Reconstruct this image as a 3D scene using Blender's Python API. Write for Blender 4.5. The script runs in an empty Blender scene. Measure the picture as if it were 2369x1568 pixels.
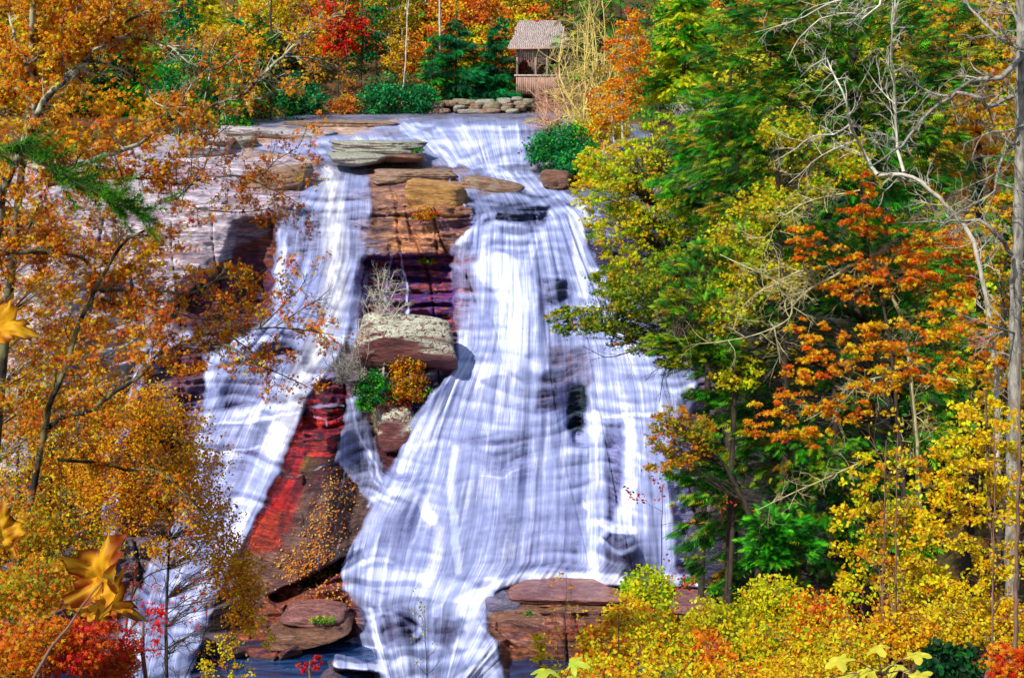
import bpy, bmesh, math, random
import numpy as np
from mathutils import Vector, Matrix

# ------------------------------------------------------------------ camera, world, sun
SC = bpy.context.scene
COL = SC.collection
FW, FH = 2369.0, 1568.0            # working frame units (same aspect as the photograph)
HOR = 197.0                        # row of the horizon
FOC = 3646.0                       # focal length in the same units
PITCH = math.atan((FH / 2 - HOR) / FOC)
cam_d = bpy.data.cameras.new("camera")
cam_d.sensor_width = 36.0
cam_d.lens = 36.0 * FOC / FW
cam_d.clip_start = 0.1
cam_d.clip_end = 2000.0
cam = bpy.data.objects.new("camera", cam_d)
cam.location = (0, 0, 0)
cam.rotation_euler = (math.radians(90) - PITCH, 0, 0)
COL.objects.link(cam)
SC.camera = cam

SUN_EL, SUN_AZ = 44.0, 218.0       # azimuth clockwise from +Y (view direction)
w = bpy.data.worlds.new("World")
SC.world = w
w.use_nodes = True
nt = w.node_tree
bg = nt.nodes["Background"]
sky = nt.nodes.new("ShaderNodeTexSky")
sky.sky_type = 'NISHITA'
sky.sun_disc = False
sky.sun_elevation = math.radians(SUN_EL)
sky.sun_rotation = math.radians(SUN_AZ)
nt.links.new(sky.outputs[0], bg.inputs[0])
bg.inputs[1].default_value = 0.12
sd = bpy.data.lights.new("sun", 'SUN')
sd.energy = 4.3
sd.angle = math.radians(0.5)
sd.color = (1.0, 0.94, 0.84)
sun = bpy.data.objects.new("sun", sd)
az, el = math.radians(SUN_AZ), math.radians(SUN_EL)
tosun = Vector((math.sin(az) * math.cos(el), math.cos(az) * math.cos(el), math.sin(el)))
sun.rotation_euler = tosun.to_track_quat('Z', 'Y').to_euler()
sun.location = tosun * 300
COL.objects.link(sun)
SC.view_settings.view_transform = 'Standard'
SC.view_settings.look = 'None'
SC.view_settings.gamma = 1.0
SC.view_settings.exposure = 0.3
SC.cycles.max_bounces = 5
SC.cycles.transparent_max_bounces = 6

rng = np.random.default_rng(11)
random.seed(5)

# ------------------------------------------------------------------ helpers
cp_, sp_ = math.cos(PITCH), math.sin(PITCH)

def P(x, y, Y):
    """point seen at (x, y) of the frame, Y metres ahead (arrays allowed)"""
    a = (np.asarray(x, float) - FW / 2) / FOC
    b = (FH / 2 - np.asarray(y, float)) / FOC
    # camera looks along (0, cos, -sin), up (0, sin, cos)
    dy = cp_ + b * sp_
    dz = -sp_ + b * cp_
    s = Y / dy
    return np.stack([a * s, np.broadcast_to(Y, s.shape) * 1.0, dz * s], -1)

def lin(c):
    c = np.asarray(c, float) / 255.0
    return np.where(c <= 0.04045, c / 12.92, ((c + 0.055) / 1.055) ** 2.4)

_tab = np.random.default_rng(3).random((256, 256))
def vnoise(x, y, s=0):
    x = np.asarray(x, float) + s * 17.31
    y = np.asarray(y, float) + s * 9.77
    xi, yi = np.floor(x).astype(int), np.floor(y).astype(int)
    fx, fy = x - xi, y - yi
    fx = fx * fx * (3 - 2 * fx); fy = fy * fy * (3 - 2 * fy)
    a = _tab[xi & 255, yi & 255]; b = _tab[(xi + 1) & 255, yi & 255]
    c = _tab[xi & 255, (yi + 1) & 255]; d = _tab[(xi + 1) & 255, (yi + 1) & 255]
    return (a * (1 - fx) + b * fx) * (1 - fy) + (c * (1 - fx) + d * fx) * fy

def fbm(x, y, o=4, s=0):
    t, a, n = 0, 1.0, 0
    for k in range(o):
        t = t + a * vnoise(x * 2 ** k, y * 2 ** k, s + k * 5)
        n += a; a *= 0.5
    return t / n

def sstep(a, b, x):
    t = np.clip((x - a) / (b - a), 0, 1)
    return t * t * (3 - 2 * t)

def tag(o, label=None, cat=None, group=None, kind=None):
    if label: o["label"] = label
    if cat: o["category"] = cat
    if group: o["group"] = group
    if kind: o["kind"] = kind
    return o

def thing(name, loc, label, cat, group=None):
    o = bpy.data.objects.new(name, None)
    o.empty_display_size = 0.3
    o.location = [float(v) for v in loc]
    COL.objects.link(o)
    return tag(o, label, cat, group)

def mesh_obj(name, V, faces, mat, parent=None, smooth=False, cols=None, fsize=None):
    """V (n,3) in world space; faces: (m,k) int array or list of such arrays"""
    V = np.asarray(V, float)
    if parent is not None:
        V = V - np.array(parent.location)
    if not isinstance(faces, list):
        faces = [faces]
    faces = [np.asarray(f, int) for f in faces if len(f)]
    me = bpy.data.meshes.new(name)
    nl = sum(f.size for f in faces)
    nf = sum(len(f) for f in faces)
    me.vertices.add(len(V)); me.loops.add(nl); me.polygons.add(nf)
    me.vertices.foreach_set("co", V.ravel().astype(np.float32))
    me.loops.foreach_set("vertex_index", np.concatenate([f.ravel() for f in faces]).astype(np.int32))
    tot = np.concatenate([np.full(len(f), f.shape[1]) for f in faces])
    st = np.concatenate([[0], np.cumsum(tot)[:-1]])
    me.polygons.foreach_set("loop_start", st.astype(np.int32))
    me.polygons.foreach_set("loop_total", tot.astype(np.int32))
    if smooth:
        me.polygons.foreach_set("use_smooth", np.ones(nf, bool))
    me.update(calc_edges=True)
    if cols is not None:
        ca = me.attributes.new("tint", 'FLOAT_COLOR', 'POINT')
        c4 = np.ones((len(V), 4), np.float32); c4[:, :3] = cols
        ca.data.foreach_set("color", c4.ravel())
    if mat is not None:
        me.materials.append(mat)
    o = bpy.data.objects.new(name, me)
    COL.objects.link(o)
    if parent is not None:
        o.parent = parent
    return o

# ------------------------------------------------------------------ materials
class NT:
    def __init__(s, name):
        s.m = bpy.data.materials.new(name); s.m.use_nodes = True
        s.t = s.m.node_tree; s.t.nodes.clear()
        s.out = s.n("ShaderNodeOutputMaterial")
    def n(s, k, **kw):
        nd = s.t.nodes.new(k)
        for a, v in kw.items():
            if a.startswith("i_"):
                nd.inputs[a[2:].replace("_", " ")].default_value = v
            else:
                setattr(nd, a, v)
        return nd
    def l(s, a, b): s.t.links.new(a, b)
    def math(s, op, a, b=None, clamp=False):
        nd = s.n("ShaderNodeMath", operation=op, use_clamp=clamp)
        for i, v in enumerate((a, b)):
            if v is None: continue
            if isinstance(v, (int, float)): nd.inputs[i].default_value = v
            else: s.l(v, nd.inputs[i])
        return nd.outputs[0]
    def mix(s, f, a, b, mode='MIX'):
        nd = s.n("ShaderNodeMix", data_type='RGBA', blend_type=mode)
        for i, v in ((0, f), (6, a), (7, b)):
            if isinstance(v, (int, float)): nd.inputs[i].default_value = v
            elif isinstance(v, (tuple, list)): nd.inputs[i].default_value = (*v[:3], 1)
            else: s.l(v, nd.inputs[i])
        return nd.outputs[2]
    def attr(s, name): return s.n("ShaderNodeAttribute", attribute_name=name)
    def noise(s, vec, scale, detail=4, rough=0.6, sc3=None, dist=0.0):
        if sc3 is not None:
            mp = s.n("ShaderNodeMapping"); mp.inputs["Scale"].default_value = sc3
            s.l(vec, mp.inputs[0]); vec = mp.outputs[0]
        nd = s.n("ShaderNodeTexNoise")
        nd.inputs["Scale"].default_value = scale
        nd.inputs["Detail"].default_value = detail
        nd.inputs["Roughness"].default_value = rough
        nd.inputs["Distortion"].default_value = dist
        s.l(vec, nd.inputs["Vector"])
        return nd.outputs["Fac"]
    def ramp(s, f, a, b, c0=(0, 0, 0), c1=(1, 1, 1)):
        nd = s.n("ShaderNodeValToRGB")
        e = nd.color_ramp.elements
        e[0].position = a; e[0].color = (*c0, 1); e[1].position = b; e[1].color = (*c1, 1)
        s.l(f, nd.inputs[0]); return nd.outputs[0]
    def done(s, sh):
        s.l(sh, s.out.inputs[0]); return s.m

def leaf_material(name, trans=0.45, rough=0.55):
    t = NT(name)
    c = t.attr("tint").outputs["Color"]
    geo = t.n("ShaderNodeTexCoord").outputs["Object"]
    n = t.noise(geo, 9.0, 2)
    col = t.mix(t.math('MULTIPLY', n, 0.25), c, (0.3, 0.25, 0.1), 'MULTIPLY')
    d = t.n("ShaderNodeBsdfPrincipled"); t.l(col, d.inputs["Base Color"])
    d.inputs["Roughness"].default_value = rough
    d.inputs["Specular IOR Level"].default_value = 0.25
    tr = t.n("ShaderNodeBsdfTranslucent"); t.l(col, tr.inputs[0])
    mx = t.n("ShaderNodeMixShader"); mx.inputs[0].default_value = trans
    t.l(d.outputs[0], mx.inputs[1]); t.l(tr.outputs[0], mx.inputs[2])
    return t.done(mx.outputs[0])

def bark_material(name, c0, c1, scale=6.0, lichen=None):
    t = NT(name)
    geo = t.n("ShaderNodeTexCoord").outputs["Object"]
    n = t.noise(geo, scale, 5, 0.65, (1, 1, 0.35))
    col = t.ramp(n, 0.35, 0.65, c0, c1)
    if lichen:
        n2 = t.noise(geo, scale * 0.6, 4, 0.6)
        col = t.mix(t.ramp(n2, 0.44, 0.56), col, lichen)
    d = t.n("ShaderNodeBsdfPrincipled"); t.l(col, d.inputs["Base Color"])
    d.inputs["Roughness"].default_value = 0.85
    b = t.n("ShaderNodeBump"); b.inputs["Strength"].default_value = 0.7
    b.inputs["Distance"].default_value = 0.03
    t.l(n, b.inputs["Height"]); t.l(b.outputs[0], d.inputs["Normal"])
    return t.done(d.outputs[0])

def rock_material(name, c0, c1, c2=None, lichen=None, scale=0.6, rough=0.6, use_tint=False):
    """bedded rock: stretched grain, darker joints, optional lichen on upward faces"""
    t = NT(name)
    geo = t.n("ShaderNodeTexCoord").outputs["Object"]
    n1 = t.noise(geo, scale, 6, 0.62, (0.5, 0.5, 2.4), 0.6)
    n2 = t.noise(geo, scale * 5, 5, 0.65, (0.35, 0.6, 2.6), 0.8)
    n3 = t.noise(geo, scale * 1.4, 3, 0.5)
    if use_tint:
        c = t.attr("tint").outputs["Color"]
        v = t.ramp(n1, 0.32, 0.68, (0.4, 0.37, 0.43), (1.5, 1.45, 1.35))
        col = t.mix(1.0, c, v, 'MULTIPLY')
        v2 = t.ramp(n2, 0.36, 0.62, (0.45, 0.42, 0.5), (1.35, 1.35, 1.35))
        col = t.mix(0.85, col, v2, 'MULTIPLY')
    else:
        col = t.ramp(n1, 0.3, 0.7, c0, c1)
        v2 = t.ramp(n2, 0.36, 0.6, (0.5, 0.45, 0.5), (1.25, 1.25, 1.25))
        col = t.mix(0.8, col, v2, 'MULTIPLY')
        if c2: col = t.mix(t.ramp(n3, 0.48, 0.6), col, c2)
    if lichen:
        g = t.n("ShaderNodeNewGeometry").outputs["Normal"]
        sx = t.n("ShaderNodeSeparateXYZ"); t.l(g, sx.inputs[0])
        up = t.ramp(sx.outputs[2], 0.0, 0.35)
        nl = t.noise(geo, scale * 3.2, 6, 0.7, (1, 1, 1.6), 1.2)
        m = t.math('MULTIPLY', t.ramp(nl, 0.44, 0.49), up)
        col = t.mix(m, col, lichen)
    d = t.n("ShaderNodeBsdfPrincipled"); t.l(col, d.inputs["Base Color"])
    d.inputs["Roughness"].default_value = rough
    h = t.math('ADD', t.math('MULTIPLY', n1, 1.5), n2)
    b = t.n("ShaderNodeBump"); b.inputs["Strength"].default_value = 0.9
    b.inputs["Distance"].default_value = 0.35
    t.l(h, b.inputs["Height"]); t.l(b.outputs[0], d.inputs["Normal"])
    return t.done(d.outputs[0])

LEAF = leaf_material("leaf")
NEEDLE = leaf_material("needle", 0.2, 0.6)
BARK_DARK = bark_material("dark bark", (0.012, 0.009, 0.006), (0.07, 0.05, 0.03), 5)
BARK_OAK = bark_material("lichened oak bark", (0.015, 0.010, 0.008), (0.06, 0.045, 0.03), 6, (0.42, 0.42, 0.27))
BARK_PALE = bark_material("pale bark", (0.34, 0.31, 0.24), (0.72, 0.68, 0.56), 5)
BARK_OAKD = bark_material("dark wet oak bark", (0.008, 0.006, 0.005), (0.035, 0.028, 0.016), 6, (0.16, 0.15, 0.06))
BARK_MOSS = bark_material("mossy twig bark", (0.30, 0.26, 0.10), (0.62, 0.56, 0.30), 5)
BARK_YELLOW = bark_material("yellow twig bark", (0.50, 0.36, 0.08), (0.82, 0.68, 0.22), 4)  # pale yellow, the bare trees' own bark colour
BARK_PINK = bark_material("pinkish twig bark", (0.45, 0.2, 0.12), (0.7, 0.42, 0.28), 4)
BARK_RED = bark_material("reddish smooth bark", (0.10, 0.045, 0.03), (0.27, 0.16, 0.11), 7)
BARK_GREY = bark_material("grey furrowed bark", (0.10, 0.09, 0.075), (0.42, 0.40, 0.34), 9)

# ------------------------------------------------------------------ tubes
def tubes(lines, n=5):
    """lines: list of (pts (k,3), radii (k,)) -> V, F"""
    Vs, Fs, off = [], [], 0
    ang = np.arange(n) * 2 * math.pi / n
    ca, sa = np.cos(ang), np.sin(ang)
    for pts, rad in lines:
        pts = np.asarray(pts, float); rad = np.asarray(rad, float)
        k = len(pts)
        if k < 2: continue
        d = np.gradient(pts, axis=0)
        d /= np.linalg.norm(d, axis=1)[:, None] + 1e-9
        ref = np.array([0.0, 1.0, 0.0]) if abs(d[:, 1]).mean() < 0.8 else np.array([1.0, 0, 0])
        a = np.cross(d, ref); a /= np.linalg.norm(a, axis=1)[:, None] + 1e-9
        b = np.cross(d, a)
        V = pts[:, None, :] + rad[:, None, None] * (ca[None, :, None] * a[:, None, :] + sa[None, :, None] * b[:, None, :])
        Vs.append(V.reshape(-1, 3))
        i = np.arange(k - 1)[:, None] * n; j = np.arange(n)[None, :]; j2 = (j + 1) % n
        F = np.stack([i + j, i + j2, i + n + j2, i + n + j], -1).reshape(-1, 4) + off
        Fs.append(F); off += k * n
    return np.concatenate(Vs), np.concatenate(Fs)

def spline(pts, step):
    """resample a polyline (k,m) smoothly"""
    pts = np.asarray(pts, float)
    if len(pts) < 3:
        m = max(3, int(np.linalg.norm(pts[-1, :3] - pts[0, :3]) / step) + 1)
        t = np.linspace(0, 1, m)[:, None]
        return pts[0] * (1 - t) + pts[-1] * t
    out = []
    q = np.vstack([2 * pts[0] - pts[1], pts, 2 * pts[-1] - pts[-2]])
    for i in range(1, len(q) - 2):
        m = max(2, int(np.linalg.norm(q[i + 1, :3] - q[i, :3]) / step))
        t = (np.arange(m) / m)[:, None]
        out.append(0.5 * (2 * q[i] + (q[i + 1] - q[i - 1]) * t + (2 * q[i - 1] - 5 * q[i] + 4 * q[i + 1] - q[i + 2]) * t ** 2
                          + (3 * q[i] - q[i - 1] - 3 * q[i + 1] + q[i + 2]) * t ** 3))
    out.append(q[-2][None])
    return np.vstack(out)

def jitter(pts, amp, r):
    k = len(pts)
    j = r.normal(0, amp, (k, 3)); j[0] = 0
    return pts + j

def grow(p, d, L, rad, lev, r, out, spread=0.7, up=0.15, tips=None, split=(3, 5), shrink=0.62):
    """recursive bare branching"""
    n = 5 if L > 0.6 else 4
    pts = [np.array(p)]
    d = np.array(d, float); d /= np.linalg.norm(d)
    for i in range(n):
        d = d + r.normal(0, 0.16, 3) + np.array([0, 0, up * 0.3])
        d /= np.linalg.norm(d)
        pts.append(pts[-1] + d * L / n)
    pts = np.array(pts)
    out.append((pts, np.linspace(rad, rad * 0.5, n + 1)))
    if tips is not None and lev <= 1:
        tips.extend(list(pts[2:]))
    if lev <= 0: return
    m = r.integers(split[0], split[1] + 1)
    for i in range(m):
        t = 0.25 + 0.75 * (i + r.random()) / m
        idx = min(t * n, n - 1e-3); k = int(idx)
        q = pts[k] + (pts[k + 1] - pts[k]) * (idx - k)
        nd = d + r.normal(0, spread, 3); nd[2] += up
        grow(q, nd, L * shrink * (0.7 + 0.6 * r.random()), rad * 0.55, lev - 1, r, out, spread, up, tips, split, shrink)

# ------------------------------------------------------------------ leaves
def _rot(n, nrm, r):
    """n random frames whose normal leans to nrm (n,3)"""
    nrm = nrm / (np.linalg.norm(nrm, axis=1)[:, None] + 1e-9)
    a = r.normal(size=(n, 3))
    a -= nrm * (a * nrm).sum(1)[:, None]
    a /= np.linalg.norm(a, axis=1)[:, None] + 1e-9
    b = np.cross(nrm, a)
    return a, b, nrm

T_RHOMB = (np.array([[0, 0, 0], [0.5, 0.3, 0.12], [1, 0, 0], [0.5, -0.3, 0.12]]), np.array([[0, 1, 2, 3]]))
T_OVAL = (np.array([[0, 0, 0], [0.3, 0.28, .1], [0.75, 0.26, .1], [1, 0, 0], [0.75, -0.26, .1], [0.3, -0.28, .1]]),
          np.array([[0, 1, 2, 3], [0, 3, 4, 5]]))
def _star():
    V, F = [], []
    for a, L in ((0, 1.0), (0.95, 0.8), (-0.95, 0.8), (2.0, .5), (-2.0, .5)):
        k = len(V)
        for x, y, z in ((0, 0, 0), (0.45 * L, 0.17, .08), (L, 0, -0.1), (0.45 * L, -0.17, .08)):
            V.append((x * math.cos(a) - y * math.sin(a), x * math.sin(a) + y * math.cos(a), z))
        F.append([k, k + 1, k + 2, k + 3])
    return np.array(V) * 0.7, np.array(F)
T_STAR = _star()
def _spray():
    V, F = [], []
    for i in range(9):
        t = i / 8.0
        s = 1 if i % 2 else -1
        a = s * (1.05 - 0.6 * t) if i < 8 else 0
        L = 0.55 - 0.25 * t
        x0 = 0.05 + 0.75 * t
        dx, dy = math.cos(a), math.sin(a)
        wd = 0.055
        k = len(V)
        z0 = -0.18 * t * t
        V += [(x0 - dy * wd, dx * wd, z0), (x0 + dy * wd, -dx * wd, z0), (x0 + dx * L, dy * L, z0 - 0.09)]
        F.append([k, k + 1, k + 2])
    return np.array(V), np.array(F)
T_SPRAY = _spray()

def leaf_arrays(pos, size, tmpl, cols, r, nbias=(0.15, -0.45, 0.8), spread=0.8, dirs=None):
    TV, TF = tmpl
    n = len(pos)
    nrm = np.array(nbias)[None] + r.normal(0, spread, (n, 3))
    a, b, c = _rot(n, nrm, r)
    if dirs is not None:
        a = dirs + r.normal(0, 0.25, (n, 3))
        a /= np.linalg.norm(a, axis=1)[:, None]
        b = np.cross(c, a); b /= np.linalg.norm(b, axis=1)[:, None] + 1e-9
        c = np.cross(a, b)
    s = (size * (0.65 + 0.7 * r.random(n)))[:, None, None]
    V = pos[:, None] + s * (TV[None, :, 0:1] * a[:, None] + TV[None, :, 1:2] * b[:, None] + TV[None, :, 2:3] * c[:, None])
    F = TF[None] + (np.arange(n) * len(TV))[:, None, None]
    C = np.repeat(cols[:, None], len(TV), 1)
    return V.reshape(-1, 3), F.reshape(-1, TF.shape[1]), C.reshape(-1, 3)

def pick(pal, n, r, jit=0.12):
    c = np.array([lin(p[:3]) for p in pal]); wgt = np.array([p[3] for p in pal], float)
    i = r.choice(len(pal), n, p=wgt / wgt.sum())
    return i, c

def colours(pal, clump_id, r, mixin=0.35):
    """colour per leaf: mostly the clump's colour, partly any of the palette"""
    n = len(clump_id)
    nc = clump_id.max() + 1
    ci, c = pick(pal, nc, r)
    li, _ = pick(pal, n, r)
    use = np.where(r.random(n) < mixin, li, ci[clump_id])
    out = c[use] * (0.6 + 1.1 * r.random((n, 1)))
    out *= 1 + r.normal(0, 0.08, (n, 3))
    out -= 0.6 * out.min(1, keepdims=True)
    return np.clip(out, 0.003, 0.85)
# ------------------------------------------------------------------ the rock face as one relief sheet
STEP = 2.7
gx = np.arange(-330, 2060, STEP)
gy = np.arange(258, 1640, STEP)
GX, GY = np.meshgrid(gx, gy)
rowsY = np.array([[240, 250], [262, 229], [290, 201], [330, 182], [380, 170], [430, 158], [480, 149], [600, 144], [750, 139], [900, 133.5],
                  [1000, 130], [1100, 126], [1220, 122], [1340, 118.5], [1420, 114], [1500, 110.5], [1568, 106], [1640, 101]])
bumps = [(700, 1150, 110, 230, -4), (950, 860, 90, 110, -5), (1000, 480, 100, 80, -3), (430, 520, 190, 160, -5), (585, 640, 45, 80, 3.0),
         (965, 670, 90, 70, 3.0), (60, 900, 220, 400, -9), (1170, 900, 170, 260, -3), (1530, 980, 120, 220, -5), (1330, 950, 40, 60, 2.5),
         (1210, 640, 70, 110, -2.5), (1290, 680, 50, 40, -1.0), (860, 1020, 50, 120, 2.0), (920, 1170, 60, 60, -2.5), (1150, 1060, 60, 40, -1.5),
         (1435, 1290, 50, 60, -2.5), (1040, 1200, 40, 160, -1.5), (1390, 1150, 30, 160, 1.2), (800, 440, 60, 50, 1.0), (600, 1360, 150, 60, 1.5),
         (1300, 1450, 170, 80, -5), (760, 1100, 30, 150, -1.5)]

def base_depth(x, y):
    x = np.asarray(x, float); y = np.asarray(y, float)
    d = np.interp(y, rowsY[:, 0], rowsY[:, 1])
    for cx, cy, sx, sy, a in bumps:
        d = d + a * np.exp(-((x - cx) / sx) ** 2 - ((y - cy) / sy) ** 2)
    k = sstep(330, 600, y)
    d = d - k * np.maximum(0, 300 - x) * 0.012 - k * np.maximum(0, x - 1620) * 0.03
    return d

YB = base_depth(GX, GY)
PB = P(GX, GY, YB)
Zb = PB[..., 2]; Xb = PB[..., 0]
slope = np.gradient(YB, axis=0) / (np.gradient(Zb, axis=0) - 1e-6)
slope = np.clip(slope, 0.3, 14)
wf = (fbm(Xb / 9, Zb / 7, 3, 2) - 0.5)
Yd = YB.copy()
KS = np.ones(GX.shape)
def calm(cx, cy, sx, sy, a):
    global KS
    KS = KS * (1 - a * np.exp(-(((GX - cx) / sx) ** 2 + ((GY - cy) / sy) ** 2) ** 2))
calm(740, 1190, 120, 190, .85); calm(640, 1290, 90, 80, .8); calm(470, 520, 190, 130, .45); calm(1300, 1450, 200, 60, .5); calm(600, 420, 130, 60, .6)
steep = sstep(440, 520, GY)
tilt = Xb * 0.05 * (GX < 700) - 0.02 * Xb
for h, k, sc, sd_ in ((3.1, 0.55, 1.0, 1), (1.15, 0.6, 0.5, 2), (0.5, 0.55, 0.25, 3)):
    ph = -(Zb + tilt) / h + wf * 2.2 / h ** 0.5 + (fbm(Xb / (7 * h), Zb / (3 * h), 3, 10 + sd_) - 0.5) * 2.0
    t = ph - np.floor(ph)
    t = np.where(t < 0.9, t / 0.9, (1 - t) / 0.1)
    amp = k * h * slope * (0.25 + 1.1 * sstep(0.3, 0.65, fbm(Xb / 5 / h, Zb / 4 / h, 3, 20 + sd_)))
    Yd += np.clip(amp, 0, 1.0 + 3.5 * steep) * (t - 0.5) * KS
Yd += ((fbm(Xb / 4, Zb / 4, 5, 31) - 0.5) * 3.4 * (0.15 + 0.85 * steep) + (fbm(Xb * 1.2, Zb * 1.6, 4, 37) - 0.5) * 0.8) * (0.35 + 0.65 * KS)
# vertical joints
jt = np.abs(fbm(Xb / 3.2 + Zb / 20, Zb / 30, 2, 44) - 0.5)
Yd += 0.9 * np.exp(-(jt / 0.012) ** 2) * steep * KS

def sdf(poly, X, Y):
    """signed distance (inside positive)"""
    poly = np.asarray(poly, float)
    d = np.full(X.shape, 1e9); ins = np.zeros(X.shape, bool)
    n = len(poly)
    for i in range(n):
        ax, ay = poly[i]; bx, by = poly[(i + 1) % n]
        ex, ey = bx - ax, by - ay
        t = np.clip(((X - ax) * ex + (Y - ay) * ey) / (ex * ex + ey * ey + 1e-9), 0, 1)
        d = np.minimum(d, np.hypot(X - ax - t * ex, Y - ay - t * ey))
        c = ((ay > Y) != (by > Y)) & (X < ex * (Y - ay) / (ey + 1e-12) + ax)
        ins ^= c
    return np.where(ins, d, -d)

def box_of(poly, pad):
    p = np.asarray(poly, float)
    i0 = np.searchsorted(gy, p[:, 1].min() - pad); i1 = np.searchsorted(gy, p[:, 1].max() + pad)
    j0 = np.searchsorted(gx, p[:, 0].min() - pad); j1 = np.searchsorted(gx, p[:, 0].max() + pad)
    return slice(i0, i1), slice(j0, j1)

WX = (fbm(GX / 28, GY / 28, 4, 50) - 0.5); WY = (fbm(GX / 34, GY / 18, 4, 55) - 0.5)

def mask(poly, feather=6, warp=30):
    s = box_of(poly, feather + warp)
    d = sdf(poly, GX[s] + warp * WX[s], GY[s] + warp * WY[s])
    return s, sstep(-feather, feather, d)

def stroke_mask(pts, width, feather=5, warp=14):
    pts = np.asarray(pts, float)
    sl = box_of(pts[:, :2], width + feather + warp)
    X = GX[sl] + warp * WX[sl]; Y = GY[sl] + warp * WY[sl]
    d = np.full(X.shape, 1e9)
    for i in range(len(pts) - 1):
        ax, ay = pts[i][:2]; bx, by = pts[i + 1][:2]
        ex, ey = bx - ax, by - ay
        t = np.clip(((X - ax) * ex + (Y - ay) * ey) / (ex * ex + ey * ey + 1e-9), 0, 1)
        d = np.minimum(d, np.hypot(X - ax - t * ex, Y - ay - t * ey))
    return sl, 1 - sstep(width / 2 - feather / 2, width / 2 + feather, d)

# rock colours: varied from bed to bed, shade of the cleft ledges painted in
C = np.empty(GX.shape + (3,))
C[:] = lin((112, 98, 112))
def paint(poly, rgb, a=1.0, feather=8, warp=40):
    s, m = mask(poly, feather, warp)
    m = (m * a)[..., None]
    C[s] = C[s] * (1 - m) + lin(rgb) * m
def depth(poly, dd, feather=6, warp=20):
    s, m = mask(poly, feather, warp)
    Yd[s] += dd * m

paint([(-330, 255), (2060, 255), (2060, 480), (-330, 480)], (120, 125, 150), 1, 20)
# left slabs, pale lavender grey and pinkish tan
paint([(300, 330), (420, 300), (640, 300), (720, 370), (700, 430), (640, 470), (620, 540), (540, 610), (480, 640), (380, 760), (200, 1000), (-330, 1300), (-330, 330)], (188, 180, 190), 1, 10)
paint([(560, 350), (735, 365), (725, 400), (690, 440), (600, 450), (560, 420)], (185, 150, 122), .85)
paint([(340, 400), (480, 385), (560, 420), (420, 440)], (150, 110, 140), .7)
paint([(425, 325), (690, 290), (930, 285), (930, 305), (680, 330), (560, 345)], (196, 165, 140), .9)
paint([(420, 640), (540, 600), (640, 610), (625, 740), (520, 745), (380, 740)], (62, 36, 62), 1, 6, 20)
paint([(560, 500), (635, 500), (635, 640), (545, 650), (535, 590)], (118, 66, 48), 1, 6, 20)
paint([(600, 510), (625, 505), (620, 600), (600, 620)], (205, 140, 95), .7, 6, 10)
paint([(380, 700), (450, 690), (620, 715), (620, 745), (400, 760)], (70, 55, 95), .8)
paint([(380, 800), (480, 820), (600, 860), (480, 1000), (400, 1000)], (105, 55, 75), 1)
paint([(430, 860), (520, 830), (700, 770), (690, 850), (600, 930), (470, 1080), (400, 960)], (98, 72, 96), .9)
# rock under the water: blue greys, lightened to offset the water sheet's shadow
paint([(640, 400), (860, 400), (940, 480), (900, 560), (830, 640), (640, 600)], (138, 134, 164), .9)
paint([(630, 600), (830, 600), (830, 760), (620, 800)], (132, 134, 190), .9)
paint([(450, 900), (800, 820), (640, 1250), (380, 1500)], (142, 134, 186), .85)
paint([(1040, 470), (1380, 470), (1620, 900), (1580, 1360), (800, 1360), (880, 1100), (1060, 800)], (142, 148, 205), 1)
paint([(1040, 440), (1330, 440), (1340, 490), (1200, 530), (1080, 510)], (72, 80, 118), .9)
# centre: tan and orange ledges over a wet cleft, its shade painted purple-blue
paint([(790, 370), (1100, 385), (1090, 420), (880, 420), (850, 400)], (150, 112, 88), 1)
paint([(850, 400), (1080, 390), (1085, 560), (1030, 590), (900, 590), (860, 470)], (150, 104, 78), 1, 6, 20)
paint([(935, 395), (1045, 400), (1030, 425), (930, 425)], (176, 108, 50), 1, 6, 20)
paint([(950, 425), (1040, 420), (1078, 480), (1062, 497), (1000, 500), (940, 480)], (212, 138, 34), 1, 5, 14)
paint([(850, 430), (905, 440), (915, 560), (880, 580), (850, 520)], (132, 100, 90), .9)
paint([(905, 500), (1010, 500), (1020, 560), (1000, 590), (930, 590)], (190, 128, 84), 1, 5, 12)
paint([(1010, 500), (1085, 500), (1085, 530), (1015, 560)], (120, 70, 62), .9, 6, 10)
paint([(830, 590), (1050, 585), (1060, 640), (1050, 770), (830, 770), (820, 640)], (70, 44, 124), 1, 6, 14)
paint([(930, 640), (1045, 655), (1045, 675), (930, 665)], (152, 80, 92), .9, 5, 10)
paint([(945, 690), (1045, 695), (1045, 708), (950, 705)], (112, 84, 200), .9, 5, 10)
paint([(940, 740), (1045, 735), (1045, 765), (960, 765)], (132, 66, 96), .9, 5, 10)
paint([(820, 590), (900, 600), (910, 650), (830, 660)], (58, 46, 78), 1, 6, 12)
paint([(1045, 560), (1110, 590), (1090, 800), (1045, 770)], (150, 108, 118), .9)
# island front below the block
paint([(840, 900), (1010, 880), (1050, 860), (990, 960), (930, 1060), (890, 1090), (860, 990)], (92, 38, 52), 1, 6, 14)
paint([(862, 945), (930, 932), (935, 948), (900, 970), (880, 1010), (862, 990)], (205, 196, 150), 1, 4, 10)
paint([(1030, 860), (1070, 850), (990, 930), (940, 1000), (930, 960)], (44, 34, 78), 1, 6, 12)
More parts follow.
